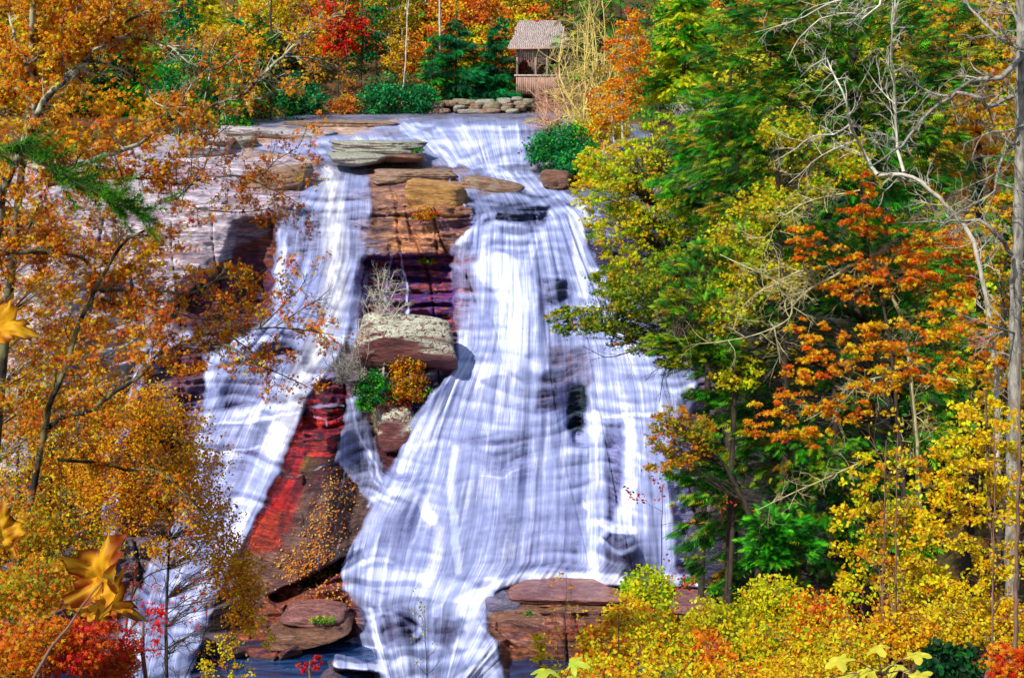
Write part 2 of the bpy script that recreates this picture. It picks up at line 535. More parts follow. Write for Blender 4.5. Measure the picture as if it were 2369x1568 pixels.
# red wet rock between the falls
paint([(710, 900), (800, 870), (810, 960), (770, 1080), (760, 1150), (840, 1180), (830, 1290), (600, 1380), (540, 1340), (640, 1130), (680, 980)], (92, 48, 44), 1, 8, 24)
paint([(705, 905), (800, 875), (806, 940), (700, 950)], (72, 38, 82), 1, 6, 18)
paint([(690, 965), (800, 950), (770, 1050), (670, 1100), (650, 1080)], (150, 22, 40), 1, 8, 24)
paint([(700, 975), (760, 965), (750, 1000), (700, 1010), (690, 1040), (672, 1040)], (226, 58, 34), .85, 5, 16)
paint([(730, 1020), (760, 1010), (730, 1090), (700, 1120), (690, 1090)], (112, 102, 30), .85, 6, 14)
paint([(640, 1110), (715, 1100), (700, 1180), (640, 1260), (560, 1280), (610, 1170)], (170, 24, 26), .95, 16, 70)
paint([(600, 1200), (680, 1170), (650, 1250), (600, 1290), (560, 1290)], (176, 58, 26), .8, 10, 30)
paint([(700, 1120), (800, 1090), (850, 1160), (830, 1290), (700, 1300), (660, 1250)], (104, 80, 72), .95, 10, 24)
paint([(570, 1275), (700, 1280), (690, 1330), (600, 1370), (540, 1330)], (122, 88, 74), .9, 8, 20)
paint([(620, 1380), (700, 1340), (830, 1270), (840, 1300), (760, 1350), (640, 1400)], (34, 24, 30), 1, 4, 12)
paint([(600, 1390), (820, 1320), (830, 1500), (560, 1520), (500, 1500)], (116, 62, 66), 1, 6, 20)
paint([(560, 1480), (830, 1460), (860, 1530), (540, 1530)], (70, 48, 44), .9, 6, 14)
# right side
paint([(1360, 560), (1560, 520), (1620, 700), (1500, 720), (1400, 640)], (52, 48, 92), 1, 8, 24)
paint([(1240, 380), (1340, 400), (1340, 440), (1260, 420)], (60, 34, 62), 1, 6, 14)
paint([(1270, 790), (1380, 790), (1370, 900), (1330, 960), (1240, 940)], (126, 98, 118), .9, 8, 20)
paint([(1310, 890), (1360, 890), (1350, 1000), (1310, 1010)], (44, 68, 84), 1, 8, 14)
paint([(1500, 850), (1640, 860), (1620, 1000), (1530, 1000)], (120, 112, 140), .9)
paint([(1110, 1360), (1700, 1350), (2060, 1360), (2060, 1640), (1120, 1640)], (116, 70, 48), 1, 6, 16)
paint([(1120, 1370), (1200, 1360), (1240, 1400), (1190, 1440), (1120, 1430)], (112, 88, 108), .9, 6, 14)
paint([(1115, 1430), (1230, 1410), (1260, 1450), (1170, 1500), (1110, 1480)], (134, 96, 92), .9, 6, 14)
paint([(1250, 1440), (1420, 1430), (1400, 1500), (1270, 1500)], (146, 78, 34), .9, 10, 22)
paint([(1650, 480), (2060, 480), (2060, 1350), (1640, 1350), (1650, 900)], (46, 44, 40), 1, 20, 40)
paint([(-330, 1480), (560, 1500), (560, 1640), (-330, 1640)], (60, 60, 100), .9)
paint([(830, 1400), (1110, 1400), (1110, 1640), (830, 1640)], (84, 82, 122), .9)
rs = sstep(.42, .62, fbm((GX + .45 * GY) / 16, GY / 60, 4, 64)) * np.exp(-(((GX - 735 + .35 * (GY - 1130)) / 130) ** 2 + ((GY - 1130) / 200) ** 2) ** 3)
C = C * (1 - .75 * rs[..., None]) + lin((50, 18, 34)) * .75 * rs[..., None]
def beds(poly, cols, fx=70, fy=7, seed=1, a=.9, feather=6, warp=14):
    sl, m = mask(poly, feather, warp)
    v = fbm(GX[sl] / fx, GY[sl] / fy, 3, seed) * (len(cols) + 1.5) * 1.25 - 1.2
    k = np.clip(v, 0, len(cols) - 1.001); i = k.astype(int); f = sstep(.35, .65, k - i)[..., None]
    pc = np.array([lin(c) for c in cols])
    cc = pc[i] * (1 - f) + pc[i + 1] * f
    m = (m * a)[..., None]; C[sl] = C[sl] * (1 - m) + cc * m
beds([(830, 590), (1050, 585), (1060, 640), (1052, 772), (830, 772), (820, 640)], [(34, 24, 84), (92, 66, 170), (120, 50, 80), (60, 44, 130), (176, 84, 70), (50, 30, 90)], seed=3)
beds([(560, 500), (635, 500), (635, 640), (625, 742), (400, 745), (420, 660), (535, 600)], [(60, 30, 40), (150, 80, 50), (70, 40, 90), (110, 50, 44)], 60, 12, 5, .75)
beds([(850, 400), (1085, 395), (1085, 590), (900, 590), (830, 560)], [(140, 98, 78), (184, 134, 98), (112, 76, 80), (196, 144, 100), (104, 82, 102)], 90, 14, 7, .55)
beds([(600, 1390), (820, 1310), (830, 1500), (560, 1520), (500, 1500)], [(60, 34, 60), (140, 66, 56), (90, 50, 80), (170, 96, 60)], 80, 9, 9, .85)
beds([(690, 900), (800, 870), (810, 960), (760, 1060), (680, 1060)], [(50, 26, 80), (150, 26, 44), (40, 20, 60), (210, 50, 40)], 50, 12, 11, .7)
beds([(1115, 1365), (1420, 1360), (1420, 1640), (1120, 1640)], [(120, 70, 50), (160, 96, 60), (96, 56, 56), (170, 120, 100)], 90, 16, 13, .7)
beds([(400, 380), (700, 360), (700, 440), (620, 540), (400, 640), (100, 900), (100, 600)], [(196, 186, 196), (176, 150, 150), (206, 200, 214), (160, 130, 140)], 140, 9, 15, .6)
C *= (0.8 + 0.45 * fbm(GX / 30, GY / 12, 4, 60))[..., None]

# cuts and steps that have a shape of their own
depth([(540, 510), (635, 505), (630, 740), (480, 745), (400, 700), (500, 640)], 2.6, 5, 14)
depth([(835, 598), (1048, 590), (1050, 765), (835, 770)], 2.6, 4, 8)
for yy, dd in ((612, .9), (640, 1.1), (672, .9), (700, 1.3), (727, .9), (750, .8)):
    depth([(850, yy), (1045, yy + 4), (1045, yy + 13), (860, yy + 9)], dd * 1.4, 3, 14)
depth([(1310, 890), (1355, 885), (1350, 1000), (1312, 1010)], 0.9, 16, 20)
depth([(620, 1380), (700, 1340), (840, 1268), (842, 1292), (740, 1352), (640, 1402)], 3.0, 4, 8)
depth([(905, 430), (912, 430), (935, 590), (925, 590)], .5, 2, 10)
depth([(1000, 500), (1006, 500), (1016, 590), (1010, 590)], .5, 2, 10)
depth([(990, 430), (998, 428), (1016, 500), (1010, 500)], 1.2, 2, 6)
depth([(850, 425), (1085, 425), (1085, 431), (850, 431)], .6, 2, 8)
depth([(850, 498), (1085, 498), (1085, 504), (850, 504)], .6, 2, 8)
depth([(1185, 1372), (1420, 1370), (1420, 1382), (1190, 1384)], 1.2, 3, 6)
depth([(1190, 1405), (1400, 1402), (1400, 1412), (1200, 1416)], 1.4, 3, 8)
depth([(1110, 1430), (1200, 1500), (1190, 1510), (1110, 1445)], 1.2, 3, 6)
depth([(1400, 970), (1442, 970), (1440, 1210), (1405, 1210)], 0.8, 14, 14)
def hump(cx, cy, rx, ry, h, rgb=None):
    d = np.clip(1 - (((GX + 14 * WX - cx) / rx) ** 2 + ((GY + 14 * WY - cy) / ry) ** 2) ** 1.3, 0, 1)
    global Yd
    Yd = Yd - h * np.sqrt(d)
    if rgb is not None:
        m = sstep(0, .3, d)[..., None]; C[:] = C * (1 - m) + lin(rgb) * m
depth([(870, 1480), (1160, 1480), (1190, 1640), (870, 1640)], -3.0, 20, 10)
depth([(200, 1480), (470, 1480), (430, 1640), (180, 1640)], -3.5, 20, 10)
depth([(760, 1528), (900, 1528), (890, 1552), (770, 1548)], -3.0, 8, 8)
hump(1200, 296, 40, 8, 2.0, (60, 66, 100)); hump(1110, 425, 50, 12, 1.6, (80, 80, 110)); hump(1210, 400, 40, 10, 1.6, (80, 80, 110)); hump(1436, 1290, 42, 64, 2.2, (92, 92, 128)); hump(925, 1452, 50, 46, 2.4, (86, 80, 122)); hump(1042, 1460, 44, 36, 2.0, (72, 70, 108))
hump(1285, 672, 26, 28, 1.3, (60, 72, 90)); hump(1190, 500, 60, 26, 1.6, (66, 76, 112)); hump(930, 1508, 44, 14, 1.2, (96, 60, 60))

RP = P(GX, GY, Yd)
ny, nx = GX.shape
ii = np.arange(ny - 1)[:, None] * nx + np.arange(nx - 1)[None]
RF = np.stack([ii, ii + nx, ii + nx + 1, ii + 1], -1).reshape(-1, 4)
ROCK = rock_material("bedded cliff rock", None, None, use_tint=True, rough=0.5)
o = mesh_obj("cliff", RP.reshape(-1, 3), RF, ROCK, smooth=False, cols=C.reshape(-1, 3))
tag(o, kind="structure")

def surf(x, y):
    """depth of the built rock surface at a frame point"""
    j = np.clip(np.searchsorted(gx, x), 0, nx - 1); i = np.clip(np.searchsorted(gy, y), 0, ny - 1)
    return Yd[i, j]

# ------------------------------------------------------------------ water: a thin sheet following the rock
rail_y = [255, 400, 500, 600, 700, 800, 900, 1000, 1100, 1200, 1300, 1400, 1568, 1640]
rails = [(-330, [-330] * 14),
         (8, [560, 720, 640, 630, 590, 480, 440, 400, 370, 330, 300, 275, 250, 240]),
         (20, [640, 780, 750, 740, 710, 640, 590, 540, 500, 450, 410, 380, 350, 340]),
         (26, [700, 850, 855, 850, 820, 800, 740, 700, 665, 620, 570, 520, 500, 490]),
         (31, [820, 900, 900, 900, 900, 880, 850, 850, 860, 830, 800, 790, 760, 750]),
         (36, [900, 1040, 1075, 1060, 1060, 1055, 990, 940, 905, 850, 825, 820, 880, 900]),
         (50, [1080, 1130, 1180, 1180, 1180, 1170, 1160, 1150, 1140, 1130, 1110, 1060, 1030, 1030]),
         (64, [1190, 1200, 1290, 1320, 1350, 1370, 1380, 1390, 1390, 1390, 1390, 1300, 1110, 1090]),
         (78, [1240, 1260, 1345, 1390, 1450, 1600, 1640, 1650, 1650, 1660, 1670, 1690, 1700, 1710]),
         (120, [2060] * 14)]
U = np.empty(GX.shape)
rx = np.array([r[1] for r in rails], float); ru = np.array([-40] + [r[0] for r in rails[1:]], float)
for i in range(ny):
    xs = [np.interp(gy[i], rail_y, r) for r in rx]
    U[i] = np.interp(gx, xs, ru)

Wt = np.zeros(GX.shape); CR = np.zeros(GX.shape)
def water(poly, v, feather=8, warp=26):
    s, m = mask(poly, feather, warp); Wt[s] = Wt[s] * (1 - m) + v * m
def wstroke(pts, wd, v, feather=5, warp=14):
    s, m = stroke_mask(pts, wd, feather, warp); Wt[s] = np.maximum(Wt[s], v * m)
def cream(pts, wd, v=1.0):
    s, m = stroke_mask(pts, wd, wd * 0.4, 12); CR[s] = np.maximum(CR[s], v * m)

# upper river and its ledges
water([(560, 340), (690, 318), (860, 300), (900, 282), (960, 268), (1250, 258), (1240, 300), (1225, 385), (1250, 430), (1340, 460), (1300, 480), (1110, 480), (1070, 440), (1040, 385), (900, 385), (760, 375), (660, 360)], .56, 5, 10)
water([(960, 262), (1245, 256), (1240, 290), (1000, 292), (930, 290)], .42, 4, 6)
wstroke([(920, 292), (960, 288), (1000, 290)], 8, .8)
wstroke([(670, 345), (720, 330), (800, 318), (900, 308), (980, 312)], 10, .72)
wstroke([(665, 352), (720, 348), (750, 352)], 16, .8)
wstroke([(770, 325), (860, 318), (970, 320)], 5, .8)
wstroke([(935, 296), (985, 318), (1020, 350), (1050, 376)], 26, .98)
water([(1000, 300), (1080, 290), (1195, 292), (1215, 330), (1216, 378), (1050, 380), (1000, 350)], .9, 6, 14)
wstroke([(1010, 318), (1200, 314)], 6, .95); wstroke([(1010, 340), (1215, 338)], 7, .98); wstroke([(1060, 378), (1220, 378)], 5, 1.0)
wstroke([(1030, 352), (1060, 372), (1090, 378), (1140, 388), (1180, 412), (1230, 425)], 18, .95)
wstroke([(1120, 388), (1150, 415), (1210, 430), (1250, 428)], 16, .9)
water([(1195, 405), (1240, 405), (1250, 430), (1195, 428)], .85, 4, 6)
wstroke([(1225, 440), (1300, 452), (1340, 470), (1360, 520)], 22, .8)
wstroke([(1080, 440), (1150, 465), (1230, 470), (1300, 470)], 9, .62)
wstroke([(1040, 420), (1060, 450), (1075, 475)], 4, .8)
# main right fall
water([(1110, 500), (1150, 490), (1220, 520), (1270, 480), (1320, 475), (1350, 520), (1370, 590), (1420, 660), (1470, 730), (1560, 800), (1610, 850), (1615, 920), (1560, 1000), (1545, 1100), (1570, 1230), (1570, 1345), (1400, 1350),
       (1180, 1352), (1130, 1370), (1110, 1420), (1150, 1480), (1180, 1600), (1180, 1640), (900, 1640), (870, 1520), (860, 1440), (800, 1370), (790, 1310), (835, 1220), (870, 1140), (905, 1075), (950, 970), (1000, 905), (1055, 860), (1060, 800), (1050, 720), (1045, 640), (1055, 560), (1085, 530)], .78, 7, 14)
water([(1045, 560), (1095, 560), (1100, 720), (1055, 770), (1040, 660)], .5, 8)
water([(1150, 480), (1270, 480), (1255, 520), (1190, 520), (1150, 505)], .12, 8, 20)
water([(1090, 470), (1150, 480), (1130, 520), (1090, 530)], .55, 8)
wstroke([(1120, 500), (1090, 530), (1060, 560)], 10, .9)
water([(1230, 645), (1310, 645), (1315, 690), (1250, 730), (1240, 700)], .45, 6, 16)
water([(1285, 645), (1312, 650), (1312, 690), (1290, 695)], .08, 5, 8)
wstroke([(1140, 620), (1190, 650), (1200, 720), (1190, 800)], 90, 1.1, 30)
wstroke([(1235, 560), (1220, 620), (1200, 660)], 20, 1.05); wstroke([(1330, 500), (1340, 600), (1350, 680)], 30, 1.05, 12)
wstroke([(1110, 860), (1200, 840), (1270, 850)], 40, 1.05, 20); wstroke([(1080, 790), (1070, 860), (1020, 930), (970, 1000), (930, 1080)], 34, 1.0, 14)
water([(1275, 800), (1350, 800), (1375, 850), (1350, 920), (1300, 950), (1240, 950), (1260, 870)], .42, 12, 24)
water([(1312, 900), (1358, 890), (1352, 1000), (1325, 1020), (1310, 980)], .14, 8, 12)
water([(1085, 1000), (1220, 1000), (1210, 1080), (1160, 1100), (1110, 1080)], .58, 14, 20)
wstroke([(1110, 1098), (1160, 1106), (1215, 1078)], 7, .95)
wstroke([(1055, 1040), (1040, 1120), (1050, 1200), (1060, 1320)], 26, 1.05, 16)
water([(1130, 1180), (1350, 1180), (1350, 1320), (1150, 1330)], .64, 18, 30)
water([(890, 1190), (1020, 1200), (1010, 1300), (880, 1290)], .66, 18, 30)
wstroke([(870, 1150), (920, 1135), (970, 1150), (1000, 1200)], 30, 1.05, 16)
wstroke([(840, 1302), (870, 1295), (910, 1300)], 12, 1.0)
water([(1398, 985), (1440, 980), (1440, 1100), (1430, 1210), (1405, 1200)], .34, 8, 12)
wstroke([(1400, 965), (1450, 958), (1520, 958)], 9, 1.05); wstroke([(1375, 960), (1370, 1150), (1370, 1330)], 26, 1.05, 10)
wstroke([(1465, 980), (1460, 1100), (1440, 1220), (1400, 1240)], 40, 1.0, 16)
wstroke([(1520, 860), (1530, 950)], 16, 1.0)
water([(1395, 1240), (1430, 1222), (1470, 1240), (1480, 1330), (1400, 1338)], .38, 8, 10)
wstroke([(1350, 1160), (1390, 1215), (1420, 1226), (1470, 1226)], 12, 1.05)
water([(1120, 1335), (1250, 1325), (1560, 1325), (1700, 1345), (1690, 1360), (1400, 1352), (1180, 1356), (1110, 1385)], 1.08, 6, 10)
wstroke([(860, 1340), (960, 1350), (1060, 1370), (1110, 1385)], 60, 1.06, 20)
wstroke([(1090, 1400), (1075, 1450), (1100, 1500), (1120, 1568), (1130, 1640)], 70, 1.0, 24)
water([(880, 1415), (960, 1420), (975, 1490), (900, 1500), (880, 1470)], .36, 8, 14)
water([(1000, 1430), (1070, 1430), (1075, 1460), (1040, 1500), (1000, 1480)], .38, 8, 14)
wstroke([(1020, 1400), (985, 1420), (960, 1470)], 12, .9)
# side curtain lower left of the fall
water([(810, 1370), (870, 1400), (880, 1480), (890, 1530), (770, 1535), (775, 1490), (840, 1460), (850, 1420)], .62, 5, 10)
wstroke([(775, 1492), (880, 1496)], 6, 1.0); wstroke([(860, 1410), (870, 1470), (885, 1540)], 14, .95)
# left fall
water([(745, 400), (790, 392), (850, 412), (862, 500), (835, 560), (822, 640), (815, 720), (800, 800), (760, 860), (715, 920), (685, 1000), (640, 1110), (590, 1210), (530, 1320), (490, 1430), (440, 1568), (430, 1640), (240, 1640), (270, 1500), (310, 1400), (350, 1290), (420, 1180), (455, 1060), (450, 980),
       (475, 890), (495, 825), (560, 775), (632, 735), (632, 600), (655, 510), (700, 450)], .72, 7, 16)
water([(650, 500), (740, 480), (740, 590), (660, 590)], .48, 12, 20)
water([(800, 420), (862, 430), (855, 560), (810, 600)], .5, 10, 20)
water([(590, 775), (690, 765), (680, 830), (600, 850)], .34, 10, 20)
water([(540, 830), (640, 840), (600, 920), (520, 960), (510, 900)], .42, 14, 24)
water([(520, 990), (640, 960), (560, 1100), (480, 1100)], .56, 14, 24)
wstroke([(763, 408), (768, 470), (775, 560), (775, 650), (765, 730), (740, 790), (700, 860), (670, 930)], 26, .98, 22, 40)
cream([(763, 408), (768, 470), (775, 560), (775, 650), (765, 730), (740, 790), (700, 860), (670, 950), (630, 1040)], 46)
wstroke([(655, 540), (650, 620), (655, 700)], 22, .95, 10)
wstroke([(640, 780), (560, 790), (500, 830)], 20, .9); wstroke([(485, 830), (490, 900), (470, 1000), (455, 1060)], 24, .9, 10)
wstroke([(450, 985), (560, 975), (690, 955)], 8, 1.0); wstroke([(470, 1055), (600, 1035), (660, 1030)], 7, .95)
wstroke([(640, 1000), (600, 1100), (540, 1220), (470, 1350), (400, 1500)], 50, 1.0, 20)
wstroke([(330, 1400), (300, 1568)], 60, 1.0, 20)
wstroke([(430, 780), (380, 800), (330, 850), (300, 960), (270, 1060), (250, 1200)], 26, .85, 10)
wstroke([(250, 1060), (262, 1130), (255, 1230)], 34, .9, 12)
# thin threads over the dark cleft and red rock
wstroke([(903, 590), (897, 640), (890, 700), (880, 770)], 3.5, .8, 3); wstroke([(925, 590), (935, 640), (944, 680), (940, 740)], 4, .85, 3)
wstroke([(838, 560), (830, 650), (820, 740), (815, 800)], 16, .6, 8)
wstroke([(850, 640), (835, 720), (830, 780)], 10, .6, 6)
wstroke([(690, 945), (710, 938), (790, 940)], 5, .5, 4); wstroke([(725, 962), (755, 968), (756, 1000)], 2.5, .6, 3)
water([(800, 925), (830, 905), (850, 960), (875, 1040), (893, 1110), (880, 1140), (840, 1150), (800, 1090), (770, 1065), (790, 1000)], .55, 6, 12)
wstroke([(815, 925), (825, 1000), (860, 1060), (885, 1115)], 8, .85, 5); wstroke([(845, 1000), (850, 1080), (880, 1130), (850, 1170)], 5, .8, 4)
wstroke([(650, 1102), (690, 1103), (740, 1082), (800, 1062)], 2, .5, 3)
wstroke([(800, 1090), (780, 1180), (740, 1260), (735, 1340)], 2, .45, 3); wstroke([(830, 1080), (800, 1150), (785, 1230), (780, 1290)], 2, .45, 3)
Wt = np.clip(Wt, 0, 1.1)

wstroke([(780, 1536), (830, 1540), (890, 1545)], 14, 1.0)
# smoothed surface in front of the rock
def blur_rows(A, k):
    B = A.copy(); n = 1
    for d in range(1, k + 1):
        B[d:] += A[:-d]; B[:d] += A[:d]
        B[:-d] += A[d:]; B[-d:] += A[-d:]; n += 2
    return B / n
def blur_cols(A, k): return blur_rows(A.T, k).T
Zr = RP[..., 2]
Zq = P(GX, GY, YB)[..., 2]
fold = (fbm(U * 0.5, Zq * 0.05, 3, 71) - 0.5) * 1.3 + (fbm(U * 1.4, Zq * 0.07, 2, 73) - 0.5) * 0.35
sm = Yd
for _k in (7, 6, 5):
    sm = blur_cols(blur_rows(sm, _k), _k + 2)
lipv = np.clip((blur_rows(Yd, 6) - blur_rows(Yd, 1)) / 0.8, -1, 1)
Wt = np.where(Wt > 0.1, np.clip(Wt + 0.22 * lipv, 0, 1.1), Wt)
fw = sstep(430, 520, GY)
Wb = blur_cols(blur_rows(np.clip(Wt, 0, 1), 4), 4)
off = (0.15 + 1.15 * sstep(0.0, 0.7, Wb)) * (0.6 + 0.4 * fw)
tier = (fbm(U * 0.12, Zq * 0.35, 3, 79) - 0.5) * 0.6
Yw = sm - off + (fold + tier) * fw * sstep(0.2, 0.8, Wb)
for _k in range(3):
    poke = np.clip(Yw - (Yd - 0.12), 0, 4) * (Wt > 0.05)
    pk = poke.copy()
    for dy_, dx_ in ((2, 0), (-2, 0), (0, 2), (0, -2), (2, 2), (-2, -2), (4, 0), (-4, 0), (0, 4), (0, -4)):
        pk = np.maximum(pk, np.roll(np.roll(poke, dy_, 0), dx_, 1))
    Yw = Yw - blur_cols(blur_rows(pk, 4), 4) * 1.15
WP = P(GX, GY, Yw)
Zs = blur_rows(P(GX, GY, YB)[..., 2], 3)

def water_material():
    t = NT("white water")
    f = t.attr("flow").outputs["Vector"]
    wv = t.attr("body").outputs["Fac"]
    cr = t.attr("cream_tint").outputs["Fac"]
    n1 = t.noise(f, 1.0, 3, 0.55, (0.6, 0.10, 1), 0.3)
    n2 = t.noise(f, 1.0, 4, 0.6, (2.6, 0.20, 1), 0.1)
    n3 = t.noise(f, 1.0, 4, 0.6, (0.45, 0.22, 1), 0.8)
    n4 = t.noise(f, 1.0, 3, 0.6, (6.5, 0.3, 1), 0.1)
    n5 = t.noise(f, 1.0, 3, 0.6, (0.12, 1.5, 1), 0.6)
    s = t.math('ADD', t.math('ADD', t.math('MULTIPLY', n1, 0.6), t.math('MULTIPLY', n2, 0.55)), t.math('ADD', t.math('MULTIPLY', n3, 0.7), t.math('MULTIPLY', n4, 0.4)))
    s = t.math('ADD', t.math('SUBTRACT', s, 1.375), t.math('MULTIPLY', t.math('SUBTRACT', n5, 0.5), 0.22))
    a = t.math('ADD', t.math('SUBTRACT', t.math('MULTIPLY', wv, 1.3), 0.04), t.math('MULTIPLY', s, 1.15))
    edge = t.math('MULTIPLY', wv, 3.0, True)
    a = t.math('MULTIPLY', t.math('MINIMUM', t.math('MAXIMUM', a, 0.0), 1.0), edge)
    col = t.mix(t.ramp(t.math('ADD', t.math('MULTIPLY', wv, 0.6), t.math('MULTIPLY', s, 1.2)), 0.16, 0.68), (0.36, 0.42, 0.74), (0.84, 0.86, 0.92))
    col = t.mix(t.math('MULTIPLY', cr, 0.35), col, (0.84, 0.79, 0.62))  # cream tint along the core of the left fall
    d = t.n("ShaderNodeBsdfPrincipled"); t.l(col, d.inputs["Base Color"])
    d.inputs["Roughness"].default_value = 0.8
    d.inputs["Specular IOR Level"].default_value = 0.1
    b = t.n("ShaderNodeBump"); b.inputs["Strength"].default_value = 0.12; b.inputs["Distance"].default_value = 0.4
    t.l(n2, b.inputs["Height"]); t.l(b.outputs[0], d.inputs["Normal"])
    tr = t.n("ShaderNodeBsdfTransparent")
    mx = t.n("ShaderNodeMixShader"); t.l(a, mx.inputs[0]); t.l(tr.outputs[0], mx.inputs[1]); t.l(d.outputs[0], mx.inputs[2])
    return t.done(mx.outputs[0])
WATER = water_material()

def water_obj(name, sel):
    """one water sheet from the grid cells of sel that carry water"""
    cell = sel[:-1, :-1] & (np.maximum.reduce([Wt[:-1, :-1], Wt[1:, :-1], Wt[:-1, 1:], Wt[1:, 1:]]) > 0.03)
    F = RF[cell.ravel()]
    ids, inv = np.unique(F, return_inverse=True)
    o = mesh_obj(name, WP.reshape(-1, 3)[ids], inv.reshape(F.shape), WATER, smooth=True)
    me = o.data
    a = me.attributes.new("flow", 'FLOAT_VECTOR', 'POINT')
    fl = np.stack([U.ravel()[ids], Zs.ravel()[ids] * 1.0 + np.where(GY < 430, GY * 0.1, 43).ravel()[ids] , np.zeros(len(ids))], -1)
    a.data.foreach_set("vector", fl.ravel().astype(np.float32))
    for nm, A in (("body", Wt), ("cream_tint", CR)):
        q = me.attributes.new(nm, 'FLOAT', 'POINT')
        q.data.foreach_set("value", A.ravel()[ids].astype(np.float32))
    return tag(o, kind="structure")
up = GY < 486
left = (~up) & (U < 29)
water_obj("river", up)
water_obj("waterfall", left)
water_obj("waterfall", (~up) & (~left))

# calm pool at the foot and the dark river above
def pool_material():
    t = NT("dark blue pool water")
    geo = t.n("ShaderNodeTexCoord").outputs["Object"]
    n = t.noise(geo, 0.6, 4, 0.6, (0.5, 1.6, 1), 0.5)
    d = t.n("ShaderNodeBsdfPrincipled")
    t.l(t.ramp(n, 0.4, 0.7, (0.004, 0.015, 0.06), (0.02, 0.07, 0.2)), d.inputs["Base Color"])
    d.inputs["Roughness"].default_value = 0.12
    b = t.n("ShaderNodeBump"); b.inputs["Strength"].default_value = 0.6; b.inputs["Distance"].default_value = 0.3
    t.l(n, b.inputs["Height"]); t.l(b.outputs[0], d.inputs["Normal"])
    return t.done(d.outputs[0])
POOL = pool_material()
# ------------------------------------------------------------------ ground sheet
def ground_z(x, y):
    x = np.asarray(x, float); y = np.asarray(y, float)
    ctl = np.array([[-60, 4], [-8, -1.4], [0, -1.75], [6, -4.0], [92, -41.5], [104, -43.0], [116, -43.5], [150, -22], [175, -14], [215, -9.5], [226, -8], [232, -3.6], [245, -1.5], [300, 14], [520, 90]])
    z = np.interp(y, ctl[:, 0], ctl[:, 1])
    fall = sstep(60, 110, y) * (1 - sstep(226, 236, y))
    xl = np.interp(y, [100, 150, 180, 226], [-48, -55, -34, -26]); xr = np.interp(y, [100, 130, 150, 226], [20, 20, 12, 6])
    side = np.maximum(0, xl - x) * 0.75 + np.maximum(0, x - xr) * 0.75
    top = np.interp(y, [60, 100, 150, 230], [34, 40, 12, 4])
    side = np.minimum(side, top)
    z = z + side * fall
    # right bank near the viewpoint rises a little
    near = (1 - sstep(60, 110, y)) * sstep(0, 8, y)
    z = z + near * np.clip((x - 0.10 * y - 1.0) * 0.16, 0, 14) + near * np.clip((-x - 0.12 * y - 1.0) * 0.12, 0, 10)
    return z + (fbm(x / 9, y / 9, 4, 90) - 0.5) * 1.6 * sstep(3, 20, np.hypot(x, y))

def ground_mesh():
    xs = np.concatenate([np.arange(-320, -90, 8), np.arange(-90, 90, 1.6), np.arange(90, 321, 8)])
    ys = np.concatenate([np.arange(-60, 130, 1.6), np.arange(130, 320, 2.4), np.arange(320, 521, 8)])
    X, Y = np.meshgrid(xs, ys)
    V = np.stack([X, Y, ground_z(X, Y)], -1).reshape(-1, 3)
    m, n = X.shape
    i = np.arange(m - 1)[:, None] * n + np.arange(n - 1)[None]
    F = np.stack([i, i + 1, i + n + 1, i + n], -1).reshape(-1, 4)
    t = NT("leaf littered soil")
    geo = t.n("ShaderNodeTexCoord").outputs["Object"]
    n1 = t.noise(geo, 0.35, 5, 0.7); n2 = t.noise(geo, 3.0, 5, 0.7)
    col = t.mix(t.ramp(n2, 0.42, 0.62), (0.03, 0.018, 0.008), (0.30, 0.12, 0.02))
    col = t.mix(t.ramp(n1, 0.45, 0.6), col, (0.05, 0.06, 0.012))
    d = t.n("ShaderNodeBsdfPrincipled"); t.l(col, d.inputs["Base Color"]); d.inputs["Roughness"].default_value = 0.95
    b = t.n("ShaderNodeBump"); b.inputs["Strength"].default_value = 1.0; b.inputs["Distance"].default_value = 0.3
    t.l(n2, b.inputs["Height"]); t.l(b.outputs[0], d.inputs["Normal"])
    o = mesh_obj("ground", V, F, t.done(d.outputs[0]), smooth=True)
    tag(o, kind="structure")
ground_mesh()

def flat_sheet(name, x0, x1, y0, y1, z, mat, n=40):
    X, Y = np.meshgrid(np.linspace(x0, x1, n), np.linspace(y0, y1, n))
    V = np.stack([X, Y, np.full(X.shape, z)], -1).reshape(-1, 3)
    i = np.arange(n - 1)[:, None] * n + np.arange(n - 1)[None]
    o = mesh_obj(name, V, np.stack([i, i + 1, i + n + 1, i + n], -1).reshape(-1, 4), mat)
    return tag(o, kind="structure")
flat_sheet("pool", -60, 30, 90, 111.0, -40.45, POOL)

# ------------------------------------------------------------------ boulders and slabs
_ico = {}
def ico(sub):
    if sub not in _ico:
        bm = bmesh.new(); bmesh.ops.create_icosphere(bm, subdivisions=sub, radius=1.0)
        V = np.array([v.co[:] for v in bm.verts]); F = np.array([[v.index for v in f.verts] for f in bm.faces]); bm.free()
        _ico[sub] = (V, F)
    return _ico[sub]

